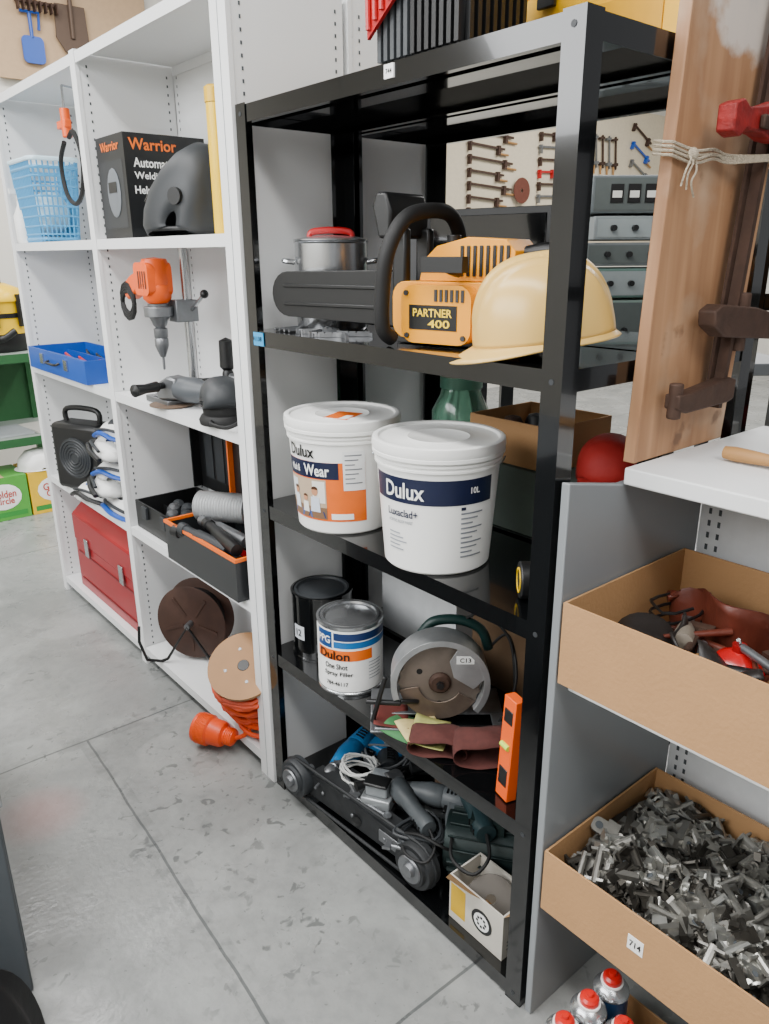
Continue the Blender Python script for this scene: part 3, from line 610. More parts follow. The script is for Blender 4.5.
# ---------------------------------------------------------------- bay 2 shelf A
def wb(g,w,d,h):
    og=c('#ec6f10')
    g.text('Warrior',.15,.032,og,fr((.09,-.001,h-.03),(0,-1,0)))
    g.text('Automatic',.13,.026,white,fr((.09,-.001,h-.08),(0,-1,0)))
    g.text('Welding',.10,.026,white,fr((.075,-.001,h-.118),(0,-1,0)))
    g.text('Helmet',.085,.022,white,fr((.065,-.001,h-.155),(0,-1,0)))
    g.box(-.0006,-.0001,.02,.19,.03,h-.07,c('#26292c'));g.ball(-.002,.1,h*.45,.003,.05,.07,c('#6a6f74'),16,8);g.box(-.006,-.0051,.07,.13,h*.45,h*.45+.03,black)
    g.text('Warrior',.14,.026,og,fr((-.0015,.105,h-.03),(-1,0,0)))
carton('black welding helmet box with orange and white lettering',(.985,2.355,1.538),.26,.21,.29,mt=c('#101214',.4),open_=False,txt=wb)
wm=root('welding_mask','welding mask','dark grey welding mask resting on the shelf',(1.075,2.10,1.538),rz=112)
g=G();g.dome([(.15,.0),(.165,.03),(.155,.08),(.12,.14),(.07,.19),(.02,.222),(-.03,.238),(-.07,.228),(-.095,.19),(-.10,.12),(-.085,.05),(-.07,.0)],.0,.03,.105,dgrey,24,.55,None,88);mk('shell',g,wm,solid=.004,ang=60)
g=G();g.box(-.004,.006,-.045,.045,-.03,.03,blackgloss,TR(.133,0,.115,0,-38));mk('visor_window',g,wm,bev=.003)
g=G();g.tube([(.02+.12*math.cos(a),.1*math.sin(a),.02) for a in [-2.2+.2*k for k in range(23)]],.006,blk,8);mk('headband',g,wm)
for s in (-1,1):
    g=G();g.tube([(-.02,s*.095,.1),(-.02,s*.115,.1)],.022,blk,16);mk('pivot_knob',g,wm)
yt_=root('storage_tube','tube','tall yellow plastic tube with cap',(1.05,1.91,1.538))
g=G();g.lathe([(0,0),(.024,0),(.025,.01),(.025,.31)],yelp,28);mk('body',g,yt_)
g=G();g.lathe([(.027,.311),(.027,.345),(.02,.35),(0,.35)],c('#dcae00',.4),28);mk('cap',g,yt_)
bk=root('plastic_basket','basket','translucent pale blue plastic lattice basket',(1.055,3.31,1.538),sc=(.78,.78,1.08))
bm_=mat('blue_basket','#4fa3d6',.35,0,.05,8,trans=.15)
g=G();Pb=rrect(-.09,.09,-.15,.15,.03,6);Pt=rrect(-.115,.115,-.185,.185,.04,6);n=len(Pb)
def ring(t): return [(a[0]*(1-t)+b_[0]*t,a[1]*(1-t)+b_[1]*t,.27*t) for a,b_ in zip(Pb,Pt)]
g.add([(x,y,0) for x,y in Pb],[tuple(range(n))[::-1]],bm_)
def resample(P,m):
    Q=[Vector(p) for p in P]+[Vector(P[0])];L_=[0]
    for i in range(len(Q)-1): L_.append(L_[-1]+(Q[i+1]-Q[i]).length)
    o=[];j=0
    for k in range(m):
        s_=L_[-1]*k/m
        while L_[j+1]<s_: j+=1
        o.append(Q[j].lerp(Q[j+1],(s_-L_[j])/max(L_[j+1]-L_[j],1e-9)))
    return o
for t in (.04,.1,.2,.32,.44,.56,.68,.8,.9): g.tube(ring(t),.006 if t in (.04,.9) else .004,bm_,6,True)
A=resample(ring(0),44);B=resample(ring(1),44)
for a,b_ in zip(A,B): g.tube([a,b_],.0038,bm_,6)
mk('body',g,bk)
g=G();g.tube([(x*1.01,y*1.01,.27) for x,y in Pt],.008,c('#cfe8f4',.3),8,True);mk('rim',g,bk)
g=G();g.ball(0,0,.10,.07,.12,.08,c('#bfe0ef',.7),20,10);mk('cleaning_cloth',g,None,(1.055,3.31,1.545),label='pale blue bundled cloth inside the basket',cat='cloth')
sb=root('spray_bottle','bottle','white plastic bottle in front of the basket',(.982,3.42,1.538))
g=G();g.lathe([(0,0),(.028,0),(.03,.01),(.03,.1),(.012,.14),(.012,.155)],whitel,24);mk('body',g,sb)
g=G();g.cyl((0,0,.156),(0,0,.18),.014,c('#d9d9d6'),n=16);g.box(-.035,.02,-.008,.008,.181,.2,whitel);mk('nozzle',g,sb)
ah=root('air_hose','hose','black hose with orange nozzle hanging from the shelf side',(1.02,2.84,1.6))
g=G();g.tube(spl([(0,.1,.26),(0,.16,.2),(.0,.14,.1),(0,.06,.06),(0,-.02,.1),(0,-.05,.2),(0,.0,.28),(0,.05,.27)],8),.008,rub,8);mk('hose',g,ah)
g=G();g.cyl((0,.06,.27),(0,.06,.36),.016,orangep,n=16);g.box(-.012,.012,.04,.12,.3,.325,orangep);mk('nozzle',g,ah,bev=.003)
g=G();g.tube([(0,.06,.355),(0,.06,.43)],.004,steel,6);g.tube([(0,.06,.43),(0.04,.06,.425)],.003,steel,6);mk('hook',g,ah)
# ---------------------------------------------------------------- bay 2 shelf B : drill press stand
ds=root('drill_stand','drill stand','orange corded drill clamped in a steel column stand',(1.10,2.27,1.048))
g=G();g.box(-.13,.06,-.08,.08,0,.02,dsteel);g.cyl((0,0,.0205),(0,0,.06),.026,dsteel,n=20);g.cyl((-.085,.02,.0205),(-.085,.02,.026),.04,dsteel,n=24);mk('base',g,ds,bev=.003)
g=G();g.cyl((0,0,.06),(0,0,.475),.013,steel,n=18);mk('column',g,ds)
g=G();g.box(-.05,.022,-.03,.03,.245,.31,dsteel);g.lathe([(.034,0),(.044,0),(.044,.03),(.034,.03),(.034,0)],dsteel,28,Matrix.Translation((-.085,.02,.262)));g.tube([(0,-.03,.28),(.0,-.12,.33)],.006,steel,8);g.ball(0,-.12,.33,.013,.013,.013,blk,12,8);mk('carriage',g,ds,bev=.003)
T=Matrix.Translation((-.085,.02,0))
g=G();g.lathe([(0,.30),(.03,.302),(.042,.315),(.045,.35),(.043,.355),(.045,.36),(.043,.41),(.036,.43),(0,.435)],orangep,28,T);g.prism(rrect(-.05,.05,.325,.42,.02),-.128,-.05,orangep,Matrix(((0,0,1,0),(1,0,0,.03),(0,1,0,0),(0,0,0,1))))
for k in range(4): g.box(-.1295,-.1285,-.005+.016*k,.002+.016*k,.345,.395,blk)
mk('drill_motor',g,ds,bev=.003)
g=G();g.lathe([(0,.10),(.004,.102),(.004,.14),(.008,.14),(.016,.16),(.021,.175),(.021,.195),(.019,.198),(.021,.201),(.021,.225),(.014,.23),(.02,.235),(.03,.26),(.032,.30)],dsteel,20,T);mk('chuck',g,ds)
g=G();g.prism([(.081,.34),(.12,.335),(.20,.305),(.23,.325),(.225,.355),(.17,.38),(.081,.405)],-.108,-.062,orangep,Matrix(((0,0,1,0),(1,0,0,0),(0,1,0,0),(0,0,0,1))));mk('drill_grip',g,ds,bev=.008)
g=G()
P=[(-.105,.20+.048*math.cos(a*.6),.285+.045*math.sin(a*.6)+.0008*a) for a in range(38)]
g.tube(P,.007,rub,8);mk('power_cord',g,ds)
grinder((1.04,2.10,1.058),110,c('#4c5054',.45),'dark grey angle grinder with side handle',1.25)
grinder((1.11,1.97,1.058),65,c('#2a3134',.4),'black angle grinder on the white shelf',1.35)
g=G();g.lathe([(0,0),(.02,0),(.022,.02),(.018,.09),(.014,.1),(.024,.11),(.022,.19),(0,.2)],blk,20);mk('rubber_mallet',g,None,(1.16,2.15,1.048),rx=0,label='upright black rubber tool with waisted grip',cat='tool')
os_=root('orbital_sander','sander','dark grey palm sander with ribbed body',(.995,1.885,1.048),rz=70,sc=(1.1,1.1,.85))
g=G();g.lathe([(0,0),(.06,0),(.062,.015),(.055,.03),(.05,.032),(.052,.05),(.05,.07)],rub,32);mk('pad',g,os_)
g=G();g.dome([(-.055,.06),(-.058,.09),(-.04,.13),(.0,.15),(.05,.14),(.085,.115),(.095,.09),(.08,.06)],0,.05,.052,dgrey,14,.5)
for k in range(3): g.lathe([(.0535,.062+.008*k),(.057,.065+.008*k),(.0535,.068+.008*k)],blk,32,cap=False)
mk('motor_body',g,os_,solid=.003)
bc=root('tool_case','tool case','open blue metal tray case overhanging the shelf edge',(.935,2.78,1.048))
g=G();g.box(0.006,.234,.006,.654,0,.005,bluep)
for a in ((0,.006,0,.66),(.234,.24,0,.66),(0.006,.234,0,.006),(0.006,.234,.654,.66)): g.box(a[0],a[1],a[2],a[3],0,.085,bluep)
g.box(.075,.079,.006,.654,.005,.06,bluep);g.box(.155,.159,.006,.654,.005,.06,bluep);mk('tray',g,bc)
for y in (.18,.46):
    g=G();g.box(-.006,-.0003,y,y+.04,.03,.07,steel);mk('latch',g,bc)
g=G();g.tube(spl([(-.004,.27,.05),(-.02,.28,.045),(-.02,.38,.045),(-.004,.39,.05)],5),.005,blk,8);mk('handle',g,bc)
for k in range(9):
    g=G();g.tube([(0,0,0),(.0,.06,.01),(0,.13,.03)],[.012,.01,.005],(dsteel,redp,blk)[k%3],10);mk('screwdriver',g,None,(.965+.08*(k%3),2.80+.055*k,1.075),rz=rnd.uniform(-12,12),label='small hand tool lying in the blue tray',cat='hand tool',group='hand tools in the blue tray')
rd=root('fan_heater','heater','black portable appliance with handle',(1.03,3.17,.561),rz=25)
g=G();g.box(-.06,.06,-.13,.13,0,.28,blk);mk('case',g,rd,bev=.02)
g=G();g.cyl((-.0605,0,.14),(-.068,0,.14),.085,dgrey,n=36)
for k in range(5): g.lathe([(.02+.013*k,.0),(.023+.013*k,.004),(.026+.013*k,0)],dgrey,28,fr((-.0685,0,.14),(-1,0,0)),cap=False)
mk('grille',g,rd)
g=G();g.tube(spl([(0,-.09,.27),(0,-.08,.33),(0,.08,.33),(0,.09,.27)],6),.011,blk,10);mk('handle',g,rd)
for k,(x,y,z,a,s) in enumerate(((1.03,2.76,.561,0,1),(1.0,2.84,.632,-22,.95),(1.02,2.76,.70,25,.9),(1.0,2.80,.775,-15,.95),(1.03,2.75,.845,18,.85),(.995,2.99,.561,15,.9))):
    r=root('knee_pad','knee pad','white and blue protective pad in a stack',(x,y,z),rz=90+a,rx=(-6,5,-4,6,-5,0)[k],group='protective pads stacked on the shelf',sc=(1.2*s,1.0*s,.75))
    g=G();g.dome([(-.1,0),(-.095,.05),(-.06,.085),(0,.092),(.06,.08),(.1,.04),(.105,0)],0,0,.07,whitel,12,.6,None,85);mk('shell',g,r,solid=.004)
    g=G();g.dome([(-.08,.05),(-.06,.08),(-.03,.098),(0,.102),(.03,.096),(.06,.07)],0,0,.05,bluep if k%2 else dgrey,8,.5,None,60);mk('cap_insert',g,r,solid=.004,label='coloured plastic insert')
    g=G();g.tube(spl([(-.10,.06,.01),(-.03,.083,.03),(.03,.083,.05),(.09,.06,.02)],6),.011,blk if k%2 else bluep,8);g.tube(spl([(-.09,.06,.05),(0,.078,.07),(.08,.055,.05)],6),.007,dgrey,8);mk('strap',g,r)
rt_=root('toolbox','toolbox','large red metal toolbox on the bottom shelf',(.985,2.66,.071))
redm=mat('toolbox_red','#9c0f1b',.32,.1,.1,8)
g=G();g.box(0,.22,0,.68,0,.22,redm);g.box(-.003,-.0003,.03,.65,.04,.048,c('#6d0b13'));g.box(-.003,-.0003,.03,.65,.17,.178,c('#6d0b13'));mk('body',g,rt_,bev=.003)
g=G();g.prism([(-.004,.222),(.224,.222),(.224,.34),(.17,.39),(.05,.39),(-.004,.34)],0,.684,redm,FR(-.002));tl=mk('lid',g,rt_,bev=.006)
for y in (.14,.52):
    g=G();g.box(-.012,-.0045,y-.02,y+.02,.18,.26,steel);mk('latch',g,rt_,bev=.002)
g=G();g.tube(spl([(.11,.24,.39),(.11,.25,.42),(.11,.43,.42),(.11,.44,.39)],5),.009,blk,8);mk('handle',g,tl)
# ---------------------------------------------------------------- bay 2 shelf C
bk2=root('tool_case','tool case','open black plastic tool case with raised lid',(.98,2.26,.561))
w,d=.24,.31
g=G();g.box(0.006,w-.006,0.006,d-.006,0,.006,blk)
for a in ((0,.006,0,d),(w-.006,w,0,d),(0.006,w-.006,0,.006),(0.006,w-.006,d-.006,d)): g.box(*a,0,.10,blk)
g.box(.1,.106,0.006,d-.006,0.006,.06,blk);mk('base',g,bk2)
g=G();g.box(w+.024,w+.03,0,d,.1,.40,blk);g.box(w-.01,w+.024,0,.006,.103,.40,blk);g.box(w-.01,w+.024,d-.006,d,.103,.40,blk);g.box(w-.01,w+.024,0.006,d-.006,.394,.40,blk)
for k in range(3): g.box(w+.021,w+.0238,.04+.08*k,.10+.08*k,.15,.35,dgrey)
mk('lid',g,bk2)
for y in (.07,.22):
    g=G();g.box(-.01,-.0003,y-.018,y+.018,.05,.095,dgrey);mk('latch',g,bk2,bev=.002)
for k in range(6):
    g=G();g.lathe([(.005,0),(.022,.002),(.024,.07),(.018,.085),(0,.09)],dgrey if k%2 else dsteel,18);mk('hose_fitting',g,None,(1.03+.035*(k%2)+.04*(k//3),2.30+.045*k,.57),rx=6*k,label='round fitting stored in the open black case',cat='fitting',group='fittings in the black case')
ob=root('toolbox','toolbox','black and orange toolbox with raised orange edged lid',(.93,1.76,.562))
w,d=.25,.45
tbk=mat('toolbox_black','#222426',.35)
g=G();g.box(0.005,w-.005,0.005,d-.005,0,.006,blk)
for a in ((0,.005,0,d),(w-.005,w,0,d),(0.005,w-.005,0,.005),(0.005,w-.005,d-.005,d)): g.box(*a,0,.12,tbk)
mk('body',g,ob)
g=G()
for a in ((-.003,.006,-.003,d+.003),(w-.006,w+.003,-.003,d+.003),(.006,w-.006,-.003,.006),(.006,w-.006,d-.006,d+.003)): g.box(*a,.1205,.13,orangel)
mk('rim',g,ob,label='orange rim')
g=G();g.box(w+.006,w+.012,0.005,d-.005,.131,.375,blk);g.box(w-.012,w+.014,-.004,.004,.131,.385,orangel);g.box(w-.012,w+.014,d-.004,d+.004,.131,.385,orangel);g.box(w-.012,w+.014,0.0045,d-.0045,.376,.385,orangel);mk('lid',g,ob)
fh=root('flexible_duct','hose','silver corrugated flexible hose in the toolbox',(1.085,2.06,.735),rz=35)
P=[((.042 if k%2 else .048),.17*k/35-.06) for k in range(36)]
g=G();g.lathe(P,c('#c9cbcc',.35,.4),28,Matrix.Rotation(-pi/2,4,'X'));g.lathe([(.036,0),(.041,0),(.041,.003),(.036,.003),(.036,0)],dsteel,24,Matrix.Translation((0,-.063,0))@Matrix.Rotation(-pi/2,4,'X'));mk('tube',g,fh,ang=20)
for k,(x,y,z,a) in enumerate(((.99,1.90,.665,14),(1.025,1.86,.69,3),(.965,1.86,.68,6),(.96,1.80,.70,-8))):
    g=G();g.lathe([(0,0),(.018,.002),(.02,.03),(.02,.16),(.015,.17),(.015,.22),(.019,.222),(.019,.25),(0,.252)],(blk,dsteel,dgrey,blk)[k],20);mk('torch_tool',g,None,(x,y,z),rx=-88,rz=a,label='black cylindrical tool barrel in the toolbox',cat='hand tool',group='cylindrical tools in the toolbox')
for k in range(4):
    g=G();g.tube([(0,0,0),(0,.11,0)],[.014,.011],(bluep,dsteel,redp,steel)[k],10);g.tube([(0,.11,0),(0,.2,0)],.004,steel,8);mk('screwdriver',g,None,(.95+.03*k,1.80+.03*k,.655),rx=-3,rz=-8*k,label='screwdriver lying in the black and orange toolbox',cat='screwdriver',group='screwdrivers in the toolbox')
# ---------------------------------------------------------------- bay 2 shelf D : reels
rl=root('hose_reel','reel','rusty brown round reel on a black wire stand',(1.09,2.39,.071),rz=38,sc=(.95,.88,.95))
rust=mat('rusty_brown_steel','#4a342b',.6,.3,.3,18)
for x in (-.045,.04):
    g=G();g.lathe([(.0,-.004),(.02,-.004),(.06,.006),(.11,.002),(.145,.002),(.15,-.004),(.145,-.006),(.0,-.008)],rust,48,Matrix.Translation((x,0,.165))@RX)
    s=-1 if x<0 else 1
    for k in range(5):
        a=k*2*pi/5;g.box(.035,.12,-.006,.006,-.002,.004,rust,Matrix.Translation((x+s*.008,0,.165))@Matrix.Rotation(a,4,'X')@Matrix.Rotation(pi/2,4,'Y'))
    mk('flange',g,rl)
g=G();g.cyl((-.038,0,.165),(.033,0,.165),.11,rub,n=32);g.cyl((-.09,0,.165),(.08,0,.165),.012,dsteel,n=14)
mk('drum',g,rl)
for x in (-.085,.075):
    g=G();g.tube([(x,-.13,.006),(x,-.1,.02),(x,0,.165),(x,.1,.02),(x,.13,.006)],.006,blk,8);mk('stand_leg',g,rl)
g=G();g.tube([(-.085,.13,.006),(-.11,.18,.02),(-.12,.2,.1),(-.11,.2,.16)],.006,blk,8);mk('crank',g,rl)
cr_=root('cable_reel','cable reel','wooden spool wound with orange extension cord',(1.06,1.90,.140),rz=42,ry=-36)
wm_=mat('spool_plywood','#a0764c',.6,0,.14,12)
for z in (0,.235):
    g=G();g.lathe([(.018,z-.006),(.108,z-.006),(.108,z+.006),(.018,z+.006),(.018,z-.006)],wm_,44)
    if z:
        g.cyl((0,0,z-.005),(0,0,z+.0068),.017,black,n=20)
        for k in range(4):
            a=k*pi/2+.4;g.cyl((.055*math.cos(a),.055*math.sin(a),z+.006),(.055*math.cos(a),.055*math.sin(a),z+.0072),.005,dsteel,n=8)
    mk('flange',g,cr_)
orc=mat('orange_cord','#e04a10',.45)
g=G();P=[]
for k in range(520):
    a=k*.3;R=.098+.012*math.sin(k*.13)+.004*math.sin(k*1.7);P.append((R*math.cos(a),R*math.sin(a),.018+.19*abs(((k/130)%2)-1)+.008*math.sin(a*1.5)))
g.tube(P,.0075,orc,6);g.cyl((0,0,.008),(0,0,.225),.088,orc,n=24);mk('cord_winding',g,cr_)
g=G();P=[]
for k in range(110):
    a=k*.33;P.append((.046*math.cos(a)+.010*math.sin(a*1.3),.085*math.sin(a)+.012*math.cos(a*.9),.009+.0010*k+.006*math.sin(a*.7)))
g.tube(P,.0075,orc,8);mk('extension_cord',g,None,(1.012,1.85,.071),label='loose coils of thick orange cord below the spool',cat='cord')
pl=root('power_plug','plug','large orange round electrical plug against the shelf edge',(.902,1.935,.060),rz=-62,ry=3)
g=G();g.lathe([(0,-.06),(.046,-.06),(.047,-.055),(.047,-.01),(.042,-.005),(.041,.03),(.037,.04),(.026,.045),(.025,.075),(.016,.08),(0,.082)],mat('plug_orange','#ea4c10',.4),32,RX)
for k in range(8): g.lathe([(.0472,-.050+.005*k),(.0492,-.048+.005*k),(.0472,-.046+.005*k)],orangep,28,RX,cap=False)
for k in range(4): g.lathe([(.0255,.05+.006*k),(.0285,.052+.006*k),(.0255,.054+.006*k)],orangep,20,RX,cap=False)
mk('body',g,pl)
g=G();g.tube(spl([(.08,0,0),(.12,-.0,.03),(.13,.04,.07),(.12,.09,.085)] ,8),.0072,orc,8);mk('cord',g,pl)
g=G();g.lathe([(0,-.0615),(.036,-.0615),(.036,-.0605),(0,-.0605)],c('#b03208'),24,RX)
for k in range(3): g.cyl((-.0616,.018*math.cos(k*2.1),.018*math.sin(k*2.1)),(-.0622,.018*math.cos(k*2.1),.018*math.sin(k*2.1)),.005,black,n=10)
mk('socket_face',g,pl)
# ---------------------------------------------------------------- right: wooden board, clamp
g=G();g.prism([(0,0),(.30,0),(.385,1.0),(.045,1.0)],0,.022,wood,FR(0));mk('wooden_board',g,None,(1.142,.70,1.1432),bev=.002,label='tall worn wooden board standing upright on the shelf',cat='board')
cl=root('bar_clamp','clamp','rusty iron sash clamp with red head',(1.345,.672,1.25))
g=G();g.box(-.006,.006,-.012,.007,-.03,.78,iron,TR(0,0,0,0,6));g.box(-.018,.018,.008,.014,-.03,.78,iron,TR(0,0,0,0,6));mk('bar',g,cl)
g=G();g.prism([(-.16,-.012),(-.13,-.022),(.01,-.02),(.03,-.015),(.03,.02),(.01,.025),(-.12,.012),(-.16,.012)],-.014,.014,iron,FR(-.005));g.cyl((-.15,-.005,-.03),(-.15,-.005,.03),.012,iron,n=12);mk('lower_jaw',g,cl,bev=.003)
g=G();g.prism([(-.09,.12),(-.05,.10),(.24,.075),(.24,.11),(.05,.145),(-.07,.155),(-.095,.145)],-.016,.016,iron,FR(-.012));g.cyl((.03,-.012,.07),(.03,-.012,.17),.012,iron,n=12);mk('sliding_jaw',g,cl,bev=.003)
rr=mat('worn_red_casting','#8a1512',.6,.1,.5,45,bump=.5)
g=G();g.prism([(-.125,.412),(-.10,.405),(-.085,.418),(-.03,.415),(.0,.408),(.12,.405),(.20,.41),(.20,.445),(.06,.45),(.02,.468),(-.03,.455),(-.08,.448),(-.10,.458),(-.125,.45)],-.015,.015,rr,FR(-.02));g.box(-.05,-.01,-.045,-.0355,.42,.44,iron);g.cyl((.05,-.02,.39),(.05,-.02,.475),.011,iron,n=8);mk('head',g,cl,bev=.003,label='worn red cast clamp head')
g=G();g.cyl((.2,-.02,.43),(.36,-.02,.44),.009,iron,n=12);g.cyl((.34,-.06,.44),(.34,.03,.44),.006,iron,n=8);mk('screw',g,cl)
g=G();strm=mat('frayed_string','#cdbfa8',.95,0,.2,200,bump=.8,bscale=400)
for k in range(4):
    z=.0+.006*k;q=.002*math.sin(k*2.2)
    g.tube(spl([(1.150,.694,1.628+z),(1.21,.690-q,1.620+z),(1.26,.686,1.629+z*.7+q),(1.30,.680,1.625+z*.6),(1.365,.65,1.63+z*.4),(1.42,.67,1.632+z*.8),(1.497,.69,1.63+z),(1.502,.724,1.635+z),(1.4,.727,1.64+z),(1.2,.727,1.635+z),(1.148,.724,1.632+z),(1.150,.694,1.628+z)],6),.0024,strm,6)
for dx,dz in ((0,0),(.012,-.01),(-.008,.004)):
    g.tube(spl([(1.20+dx,.69,1.63),(1.19+dx,.68,1.618+dz),(1.17+dx,.675,1.60+dz),(1.178+dx*2,.68,1.58+dz)],5),.0016,strm,6)
g.ball(1.20,.688,1.632,.012,.008,.010,strm,10,6)
mk('string_tie',g,None,label='loops of pale string tied around the board',cat='string')
hm=root('hammer','hammer','worn wooden handled tool lying on the white shelf',(1.285,.615,1.157),rz=-90)
g=G();g.lathe([(0,0),(.011,.002),(.013,.02),(.012,.05),(.0095,.09),(.0105,.16),(.012,.3)],lwood,14,RX);mk('handle',g,hm)
g=G();g.cyl((.29,-.05,0.003),(.29,.05,.003),.0155,iron,n=16);mk('head',g,hm,bev=.002)
# ---------------------------------------------------------------- big cartons right
carton('open brown cardboard tray holding leather and tools',(.965,.14,.786),.38,.555,.152)
carton('open brown cardboard tray full of metal fittings',(.965,.14,.289),.38,.555,.136,txt=lambda g,w,d,h:(g.box(-.001,-.0001,.34,.37,.06,.09,white),g.text('714',.022,.013,black,fr((-.0018,.355,.075),(-1,0,0)))))
lb=root('leather_tool_belt','tool belt','reddish brown leather tool belt folded in the carton',(1.25,.50,.80))
def lf(u,v):
    a=u*2*pi*.8;return (.045*math.cos(a)+.03*v*math.sin(3*u*6),.16*(u-.5)*1.9+.02*math.sin(9*u),.10*v+.02*math.sin(7*u+3*v)+.015*math.cos(11*v*u))
g=G();g.grid(lf,30,8,leather);mk('strap',g,lb,solid=.005)
g=G();g.dome([(-.08,0),(-.07,.05),(-.02,.085),(.04,.075),(.08,.03),(.085,0)],0,0,.075,leather,12,.6);mk('pouch',g,lb,loc=(.01,-.14,.02),rz=20,solid=.004)
bp_=root('leather_pouch','pouch','black leather pouch with folded flap',(1.065,.60,.80),rz=30,sc=(1.15,1.1,1.1))
bl=mat('black_leather','#1c1715',.5,0,.3,20,bump=.3)
g=G();g.dome([(-.06,0),(-.065,.05),(-.04,.085),(.0,.08),(.04,.09),(.065,.05),(.06,0)],0,.01,.05,bl,12,.5);mk('body',g,bp_,solid=.004)
g=G();g.grid(lambda u,v:(-.05+.1*u,-.045-.02*v+.01*math.sin(5*u),.09-.06*v+.008*math.sin(8*u)),10,6,bl);mk('flap',g,bp_,solid=.004)
ch=root('chisel','chisel','old worn punch with grey handle and steel blade',(1.09,.545,.88),rz=25,ry=6,sc=(.8,1.1,1.1))
g=G();g.lathe([(0,0),(.014,.004),(.016,.04),(.013,.09),(.009,.1)],mat('grey_worn_wood','#7d7468',.6,.2,.3,30),16,RX);mk('handle',g,ch)
g=G();g.prism([(.1,-.006),(.16,-.010),(.17,-.010),(.17,.010),(.16,.010),(.1,.006)],-.002,.002,dsteel);mk('blade',g,ch)
oc=root('oil_can','oil can','small round red oil can with cap',(1.14,.475,.79),sc=(.88,.88,.88))
g=G();g.lathe([(0,0),(.035,.002),(.048,.03),(.052,.05),(.048,.07),(.035,.088),(.02,.096),(.012,.1)],c('#b00e14',.25),36);g.lathe([(.052,.045),(.0545,.05),(.052,.055)],c('#7e0c10',.3),36,cap=False);mk('body',g,oc)
g=G();g.cyl((0,0,.098),(0,0,.112),.013,c('#8a1014',.3),n=18);g.tube([(0,0,.112),(-.01,0,.125)],.004,steel,8);mk('cap',g,oc)
for k in range(22):
    g=G();L_=rnd.uniform(.08,.17);kind=k%3;h2=L_/2
    g.tube([(-h2,0,0),(h2,0,0)],[.007,.004 if kind else .007],(dsteel,iron,leather)[kind],10)
    if kind==1:g.box(h2-.01,h2+.01,-.02,.02,-.006,.006,iron)
    if kind==0:g.cyl((-h2-.002,0,0),(-h2*.2,0,0),.011,(lwood,blk,redp)[k%2],n=12)
    mk('hand_tool',g,None,(rnd.uniform(1.075,1.18),rnd.uniform(.27,.58),.802+.004*k),rz=rnd.uniform(0,180),label='old hand tool lying in the cardboard tray',cat='hand tool',group='hand tools in the cardboard tray')
for q,(x,y,s) in enumerate(((1.13,.36,1),(1.05,.45,.8))):
    g=G();g.grid(lambda u,v:(s*(-.06+.12*u),s*(-.05+.1*v),.03*math.sin(4*u+q)*math.cos(3*v)+.05),12,10,leather if q==0 else bl);mk('leather_scrap',g,None,(x,y,.83),rz=35*q,label='curled scrap of old leather in the carton',cat='leather',group='leather scraps in the carton',solid=.003)
g=G();P=[]
for k in range(60):
    a=k*.5;P.append((.06*math.cos(a)+.01*math.sin(3*a),.04*math.sin(a),.004+.0016*k))
g.tube(P,.003,blk,6);mk('wire_coil',g,None,(1.20,.62,.80),label='coil of thin black wire in the carton',cat='wire')
# metal fittings
fm=[mat('fitting_steel','#9c9a94',.36,.85,.35,60),mat('fitting_dark','#4b4843',.42,.85,.35,60),mat('fitting_bright','#c4c4bf',.28,.85,.25,60)]
def fit(g,k,m,M):
    if k==0:
        g.box(-.018,.018,-.010,.010,-.0015,.0015,m,M);g.box(-.018,-.015,-.010,.010,.0015,.012,m,M);g.box(.015,.018,-.010,.010,.0015,.012,m,M);g.cyl((-.02,0,.009),(.02,0,.009),.004,m,n=8,M=M)
    elif k==1:
        g.prism(rrect(-.022,.022,-.009,.009,.006,3),-.0015,.0015,m,M)
        for x in (-.014,.014): g.cyl((x,0,.0016),(x,0,.0019),.0045,hole,n=10,M=M)
        g.box(-.007,.007,-.009,.009,.0016,.010,m,M)
    elif k==2:
        g.box(-.014,.014,-.012,.012,-.0015,.0015,m,M);g.box(-.014,.014,-.012,-.0095,.0015,.014,m,M);g.box(-.014,.014,.0095,.012,.0015,.014,m,M);g.cyl((0,-.014,.010),(0,.014,.010),.005,m,n=10,M=M);g.box(-.004,.018,-.006,.006,.006,.011,m,M)
        g.cyl((-.009,0,.0016),(-.009,0,.0019),.0035,hole,n=10,M=M)
    else:
        g.cyl((-.016,0,0),(.010,0,0),.008,m,n=12,M=M);g.cyl((.0101,0,0),(.022,0,0),.005,m,n=8,M=M);g.box(-.012,.016,-.004,.004,.006,.015,m,M);g.cyl((-.0161,0,0),(-.02,0,0),.010,m,n=6,M=M)
def rmat(x,y,z,t=45): return TR(x,y,z,rnd.uniform(-t,t),rnd.uniform(-t,t),rnd.uniform(0,360))
def hz(x,y): return .370+.03*mnoise.noise(Vector((x*9,y*9,0)))+.025*(1-((x-1.155)/.19)**2)
g=G();g.grid(lambda u,v:(.972+.366*u,.147+.54*v,hz(.972+.366*u,.147+.54*v)-.015),16,20,fm[1])
for k in range(420):
    x=rnd.uniform(.995,1.315);y=rnd.uniform(.17,.665);fit(g,rnd.randrange(4),fm[rnd.choice((0,1,1,2))],rmat(x,y,hz(x,y)-rnd.uniform(.0,.014),60)@Matrix.Scale(1.25,4))
mk('metal_fittings',g,None,kind='stuff',label='heap of small steel hinge fittings filling the carton',cat='metal fittings')
ms=[]
for k in range(4):
    for m in (fm[0],fm[1],fm[0],fm[2]):
        g=G();fit(g,k,m,None);me=bpy.data.meshes.new('fitting');me.from_pydata([tuple(v) for v in g.V],[],g.F)
        for q in g.ms: me.materials.append(q)
        me.polygons.foreach_set('material_index',g.I);me.update();ms.append(me)
